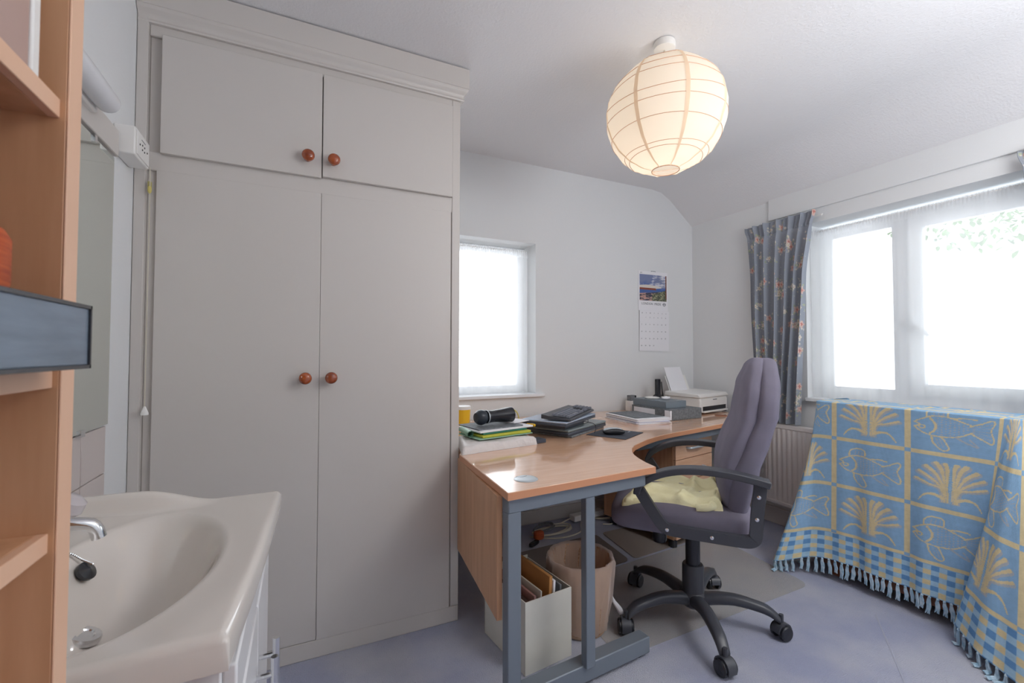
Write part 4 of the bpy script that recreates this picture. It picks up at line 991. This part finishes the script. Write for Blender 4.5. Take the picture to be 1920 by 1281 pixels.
# ---- throw: woven pattern as colours of the cloth
RN = 220
def motif(kind):
    yy, xx = np.mgrid[0:RN, 0:RN]; x = xx/(RN-1)-.5; y = yy/(RN-1)-.5; out_ = np.zeros((RN, RN), int)
    def stroke(pts, w0, w1, c_):
        P_ = catmull([(a, b, 0) for a, b in pts], 10); n_ = len(P_)
        for i, p in enumerate(P_):
            w_ = w0+(w1-w0)*i/(n_-1); out_[(x-p.x)**2+(y-p.y)**2 < w_*w_] = c_
    if kind == 'palm':
        for s in (-1, 1):
            for j, (ex, ey, w_) in enumerate(((.06, .36, .030), (.16, .36, .032), (.27, .28, .030), (.35, .17, .026), (.39, .03, .022))):
                bx_ = .018*j+.012
                P_ = [(s*bx_, -.34), (s*(bx_+.02), -.12+.0*j), (s*(bx_+ex)*.5, ey*.62-.02*j), (s*ex, ey-.02)]
                stroke([(a+s*.018, b-.02) for a, b in P_], .010, w_*1.35, 2); stroke(P_, .008, w_*1.02, 1)
            stroke([(s*.06, -.29), (s*.18, -.24), (s*.28, -.27), (s*.36, -.40)], .030, .008, 1)
        stroke([(0, -.34), (0, -.05), (0, .30)], .016, .010, 3)
        for q in (-.04, .0, .04): stroke([(q, -.36), (q*.8, -.1)], .008, .004, 2)
    else:
        t_ = .011
        bx_ = ((x+.08)/.27)**2+((y-.02)/.185)**2
        sca = (np.hypot(((x*22) % 1)-.5, ((y*22+np.floor(x*22)*.5) % 1)-.5) < .26) & (bx_ < .86) & (x > -.17) & (x < .17); out_[sca] = 2
        top_ = [(-.42, .06), (-.33, .13), (-.22, .19), (-.08, .20), (.06, .15), (.20, .08)]
        bot_ = [(-.42, -.03), (-.33, -.12), (-.20, -.17), (-.05, -.17), (.08, -.13), (.20, -.04)]
        stroke(top_, t_, t_, 1); stroke(bot_, t_, t_, 1); stroke([(-.42, .06), (-.36, .02), (-.42, -.03)], t_, t_, 1)
        stroke([(-.24, .15), (-.185, .05), (-.19, -.06), (-.24, -.13)], t_*1.3, t_*1.3, 1)
        P_ = [(-.33+.035*math.cos(q), -.02+.03*math.sin(q)) for q in np.linspace(0, 6.28, 9)]; stroke(P_, .010, .010, 1)
        tail = [(.18, .07), (.28, .13), (.38, .20), (.42, .16), (.38, .03), (.42, -.12), (.40, -.20), (.30, -.14), (.18, -.05)]; stroke(tail, t_, t_, 1)
        for q in (-.12, -.06, 0, .06, .12): stroke([(.20, q*.4), (.38, q*1.1)], .006, .008, 2)
        stroke([(-.28, .18), (-.27, .28), (-.18, .35), (-.06, .33), (-.05, .22)], t_, t_, 1)
        for q in (-.20, -.15, -.10): stroke([(q, .22), (q+.01, .30)], .006, .006, 2)
        stroke([(.02, .18), (.14, .20), (.24, .19)], t_, t_, 1)
        stroke([(-.22, -.18), (-.20, -.30), (-.10, -.42), (-.03, -.38), (-.08, -.24), (-.12, -.18)], t_, t_, 1)
        for q in (-.17, -.13): stroke([(q, -.22), (q+.04, -.35)], .006, .006, 2)
        stroke([(.05, -.16), (.14, -.23), (.26, -.28), (.18, -.17)], t_*1.3, t_, 2)
    return out_
MOT = {'palm': motif('palm'), 'fish': motif('fish')}
PAL = np.array([s2l((142, 179, 211)), s2l((220, 204, 162)), s2l((176, 182, 190)), s2l((160, 194, 218))])
def weave(u, wv):
    """u: metres along the cloth, 0 at a stripe; wv: metres down from the front top edge"""
    P_, Q, W0, WB = .311, .243, .185, .680
    col = np.zeros(u.shape+(3,)); col[:] = PAL[0]
    ci = np.floor(u/P_).astype(int); cu = u/P_-ci
    wj = (wv-W0)/Q+1; cj = np.floor(wj).astype(int); cv = wj-cj
    par = (ci+cj) % 2
    sx_ = np.clip(((1-cu)*RN).astype(int), 0, RN-1); sy_ = np.clip(((1-cv)*RN).astype(int), 0, RN-1)
    for k, nm in ((0, 'fish'), (1, 'palm')):
        mm_ = MOT[nm][sy_, sx_]; sel = par == k; col[sel] = PAL[mm_][sel]
    hs = np.minimum(cv, 1-cv)*Q < .0085; vs_ = np.minimum(cu, 1-cu)*P_ < .0115
    body = wv < WB
    col[hs & body] = PAL[1]; col[vs_ & body] = PAL[1]; col[hs & vs_ & body] = PAL[0]
    bd = ~body; g_ = .030; a = np.floor(u/g_).astype(int) % 2; b = np.floor((wv-WB)/(.0225)).astype(int) % 2
    lb = np.array(s2l((164, 198, 220))); db = np.array(s2l((104, 150, 198)))
    cb_ = np.where(((a == 1) & (b == 1))[..., None], PAL[1], np.where(((a == 0) & (b == 0))[..., None], db, lb)); col[bd] = cb_[bd]
    n_ = nz(u*40, wv*60, 6, 8)[..., None]; return col*(1+.05*n_)
ZT, XF = .896, 2.482
def throw_pos(u, wv):
    """front sheet with a flared fold at each corner. u 0 = stripe at y .757"""
    v = np.clip(wv/.82, 0, 1.02); ub = np.asarray(u)
    Y0 = .757
    # keys: u, (x,y) at top, (x,y) at hem, extra drop
    keys = [(-.80, (2.80, .70), (2.80, .60), .06), (-.62, (2.64, .705), (2.52, .50), .06), (-.42, (2.53, .71), (2.13, .52), .075), (-.25, (2.490, .722), (2.22, .72), .065), (-.115, (2.484, .735), (2.345, .865), .04), (-.075, (2.484, .742), (2.375, .895), .03), (-.03, (2.484, .752), (2.44, .875), .01), (.02, (2.483, .775), (2.475, .845), 0), (.10, (XF, .857), (2.462, .90), 0), (.22, (XF, .977), (2.455, 1.0), 0), (.31, (XF, 1.067), (2.455, 1.075), 0), (.62, (XF, 1.372), (2.45, 1.365), 0), (.70, (2.483, 1.452), (2.425, 1.45), .01), (.78, (2.495, 1.474), (2.345, 1.520), .04), (.88, (2.58, 1.478), (2.265, 1.588), .066), (.96, (2.66, 1.478), (2.42, 1.60), .06), (1.10, (2.80, 1.478), (2.74, 1.56), .05)]
    ku = np.array([k[0] for k in keys])
    def ip(vals):
        # smooth monotone-ish: linear interpolation then local smoothing by sampling
        vals = np.array(vals, float); acc = 0
        for o_, w_ in ((-.03, .2), (-.015, .2), (0, .2), (.015, .2), (.03, .2)): acc = acc+w_*np.interp(ub+o_, ku, vals)
        return acc
    xt, yt = ip([k[1][0] for k in keys]), ip([k[1][1] for k in keys]); xh, yh = ip([k[2][0] for k in keys]), ip([k[2][1] for k in keys]); dr = ip([k[3] for k in keys])
    s = v**1.15
    x = xt*(1-s)+xh*s; y = yt*(1-s)+yh*s
    z = ZT-(v*(.788+dr))
    x = x-.006*v*np.sin(ub*31+1)-.004*v*np.sin(ub*57)
    return x, y, z
us = np.linspace(-.80, 1.10, 640); ws = np.linspace(0, .82, 270); U, Wv = np.meshgrid(us, ws)
X_, Y_, Z_ = throw_pos(U, Wv)
th_ = thing('throw', 'blue and yellow woven throw with fish and palm squares draped over the chest', 'throw', (0, 0, 0))
# top sheet, back to front
tt = np.linspace(1, 0, 60)[:-1]
TX = np.zeros((len(tt), len(us))); TY = TX.copy(); TZ = TX.copy(); TW = TX.copy()
for k, t in enumerate(tt):
    TX[k] = X_[0]+(2.90-.0-X_[0])*t*np.clip((2.90-X_[0])/.42, 0, 1); TY[k] = Y_[0]; TZ[k] = ZT+.002-.016*t**2; TW[k] = -t*.42
    TZ[k] += .0015*math.sin(k*.3)
TX = np.minimum(TX, 2.895)
AX, AY, AZ = np.vstack([TX, X_]), np.vstack([TY, Y_]), np.vstack([TZ, Z_]); AW = np.vstack([TW, Wv]); AU = np.vstack([np.tile(us, (len(tt), 1)), U])
grid_mesh('cloth', AX, AY, AZ, m_cloth, th_, 'weave', weave(AU, AW), solid=.003)
# fringe tassels
rt = random.Random(5)
ul_ = np.arange(-.60, 1.02, .027)
for uu in ul_:
    uu = float(uu)+rt.uniform(-.003, .003); x, y, z = [float(q) for q in throw_pos(np.array([uu]), np.array([.818]))]
    x2, y2, _ = [float(q) for q in throw_pos(np.array([uu+.01]), np.array([.818]))]
    tx_, ty_ = x2-x, y2-y; L_ = math.hypot(tx_, ty_) or 1; tx_, ty_ = tx_/L_, ty_/L_
    bm = BM(); ln = .072+rt.uniform(-.012, .010); floor_hit = z-ln < .006
    ox, oy = (ty_, -tx_) if (ty_*(0-x)+(-tx_)*(0-y)) > 0 else (-ty_, tx_)
    for s in range(4):
        sp_ = (s-1.5)*.0028; pts = []
        for k in range(6):
            t = k/5; zz = z-ln*t; push = 0
            if zz < .006: push = (.006-zz); zz = .006+.001*s
            wob = .0022*math.sin(t*9+s*1.6)+rt.uniform(-.0008, .0008); sway = .006*t*math.sin(uu*37)
            pts.append((x+tx_*(sp_*(.35+t)+wob+sway)+ox*push, y+ty_*(sp_*(.35+t)+wob+sway)+oy*push, zz+.0006*s))
        tube(bm, pts, [.003, .0035, .004, .004, .0036, .002], 6)
    superell(bm, (x, y, z-.006), (.0055, .0055, .006), .9, .9, 10, 6)
    obj('tassel', bm, m_tassel, th_)

# ================================================================ PAPER LANTERN
LC = Vector((1.308, 1.336, 2.098)); LR = .233
ln_ = thing('pendant_light', 'round cream paper lantern hanging lit from the ceiling', 'pendant light', (LC.x, LC.y, 2.402))
zc = LC.z-2.402
bm = BM(); lathe(bm, [(0, 0), (.041, 0), (.043, -.005), (.042, -.028), (.036, -.031), (0, -.032)], 28, cap=False); obj('ceiling_rose', bm, m_white, ln_)
bm = BM(); tube(bm, [(0, 0, -.03), (0, 0, zc+.06)], .0035, 8); obj('flex', bm, m_cable, ln_)
bm = BM(); lathe(bm, [(.019, .02), (.019, .07), (.010, .085)], 16, Matrix.Translation((0, 0, zc))); obj('lamp_holder', bm, m_white, ln_)
def bulb():
    m = bpy.data.materials.new('lit_bulb'); m.use_nodes = True; b = m.node_tree.nodes['Principled BSDF']
    b.inputs['Emission Color'].default_value = (1, .78, .52, 1); b.inputs['Emission Strength'].default_value = 1.2; return m
bm = BM(); superell(bm, (0, 0, zc-.012), (.029, .029, .035), 1, 1, 18, 12); obj('bulb', bm, bulb(), ln_)
NS = 48
th0 = math.asin(.052/LR)
def lr_at(lat, lon):
    # panels pull in slightly between the eight seams and between the wires
    k = abs(((lon/(2*PI)*8) % 1)-.5)*2
    return LR*(1-.016*(1-k**2)) + .0012*math.sin(lat*26)
bm = BM(); rings = []; nl = 40
for j in range(nl+1):
    la = (PI/2-th0)-(PI-2*th0)*j/nl; rings.append([])
    for i in range(NS):
        lo = 2*PI*i/NS+.35; r = lr_at(la, lo-.35); rings[-1].append(bm.verts.new((r*math.cos(la)*math.cos(lo), r*math.cos(la)*math.sin(lo), zc+.955*r*math.sin(la))))
for a, b in zip(rings[:-1], rings[1:]):
    for i in range(NS): bm.faces.new((a[i], a[(i+1) % NS], b[(i+1) % NS], b[i]))
shd = obj('lamp_shade', bm, m_lantern, ln_, angle=80)
for k in range(8):
    bm = BM(); lo = 2*PI*k/8+.35; prev = None
    for j in range(nl+1):
        la = (PI/2-th0)-(PI-2*th0)*j/nl; r = lr_at(la, 2*PI*k/8)+.0012; wd2 = .0075*max(.25, math.cos(la))
        c_ = Vector((r*math.cos(la)*math.cos(lo), r*math.cos(la)*math.sin(lo), zc+.955*r*math.sin(la))); tg = Vector((-math.sin(lo), math.cos(lo), 0))
        cur = (bm.verts.new(c_-tg*wd2), bm.verts.new(c_+tg*wd2))
        if prev: bm.faces.new((prev[0], prev[1], cur[1], cur[0]))
        prev = cur
    obj('seam', bm, m_seamp, shd)
for la0, tilt in ((.98, 0), (.62, .05), (.36, -.03), (.16, .14), (-.12, .02), (-.45, -.03), (-.80, .03), (-.93, -.02)):
    bm = BM(); pts = []
    for i in range(48):
        lo = 2*PI*i/48; la = la0+tilt*math.sin(lo+1); r = lr_at(la, lo-.35)+.0006; pts.append((r*math.cos(la)*math.cos(lo), r*math.cos(la)*math.sin(lo), zc+.955*r*math.sin(la)))
    tube(bm, pts, .0011, 5, True); obj('wire_rib', bm, m_rib, shd)
for sgn in (1, -1):
    bm = BM(); rr_ = .053; pts = [(rr_*math.cos(2*PI*i/30), rr_*math.sin(2*PI*i/30), zc+.955*sgn*math.sqrt(LR**2-rr_**2)) for i in range(30)]; tube(bm, pts, .0018, 6, True); obj('ring', bm, m_rib, shd)
bl = bpy.data.lights.new('bulb_light', 'POINT'); bl.energy = 1.15; bl.color = (1, .87, .72); bl.shadow_soft_size = .03
blo = bpy.data.objects.new('bulb_light', bl); C.objects.link(blo); blo.location = (LC.x, LC.y, LC.z-.06)

# ================================================================ OUTSIDE
def tree(name, label, cx, cy, cz, rx, ry, rz, n, seed, zbase=-2.8):
    t = thing(name, label, 'tree', (cx, cy, zbase)); rs = random.Random(seed)
    bm = BM(); tube(bm, catmull([(0, 0, 0), (.05, .1, 2), (.0, 0, cz-zbase), (0, 0, cz-zbase+rz*.6)], 5), .09, 8)
    for k in range(9):
        a = rs.uniform(0, 6.28); tube(bm, [(0, 0, cz-zbase-.3), (rx*.5*math.cos(a), ry*.5*math.sin(a), cz-zbase+rs.uniform(-.2, .4)), (rx*.95*math.cos(a), ry*.95*math.sin(a), cz-zbase+rs.uniform(-.8, .4))], [.04, .02, .008], 6)
    obj('trunk', bm, m_bark, t)
    bm = BM()
    for k in range(n):
        while True:
            p = Vector((rs.uniform(-1, 1), rs.uniform(-1, 1), rs.uniform(-1, 1)))
            if p.length < 1: break
        q = Vector((p.x*rx, p.y*ry, cz-zbase+p.z*rz)); s = rs.uniform(.035, .065)
        M_ = Matrix.Translation(q) @ Matrix.Rotation(rs.uniform(0, 6.3), 4, 'Z') @ Matrix.Rotation(rs.uniform(-1, 1), 4, 'X')
        bm.faces.new([bm.verts.new(M_ @ Vector(v)) for v in ((0, -s, 0), (s*.45, -s*.2, .01), (s*.35, s*.5, 0), (0, s, -.01), (-s*.35, s*.5, 0), (-s*.45, -s*.2, .01))])
    obj('foliage', bm, m_leaf, t, smooth=False)
tree('garden_tree', 'green leafy tree outside beyond the wide window', 6.6, 1.15, 3.35, 1.4, 2.3, 1.25, 5200, 3)
hs = thing('neighbouring_house', 'pale neighbouring house with low grey roof beyond the net curtain', 'house', (14, 2.5, -3))
bm = BM(); box(bm, 0, 4, -4, 2.2, 0, 2.6); obj('wall', bm, m_render, hs)
bm = BM(); extrude_profile(bm, [(-.3, 2.55), (2, 3.35), (4.3, 2.55)], 'y', -4.2, 2.5); obj('roof', bm, m_roof, hs)
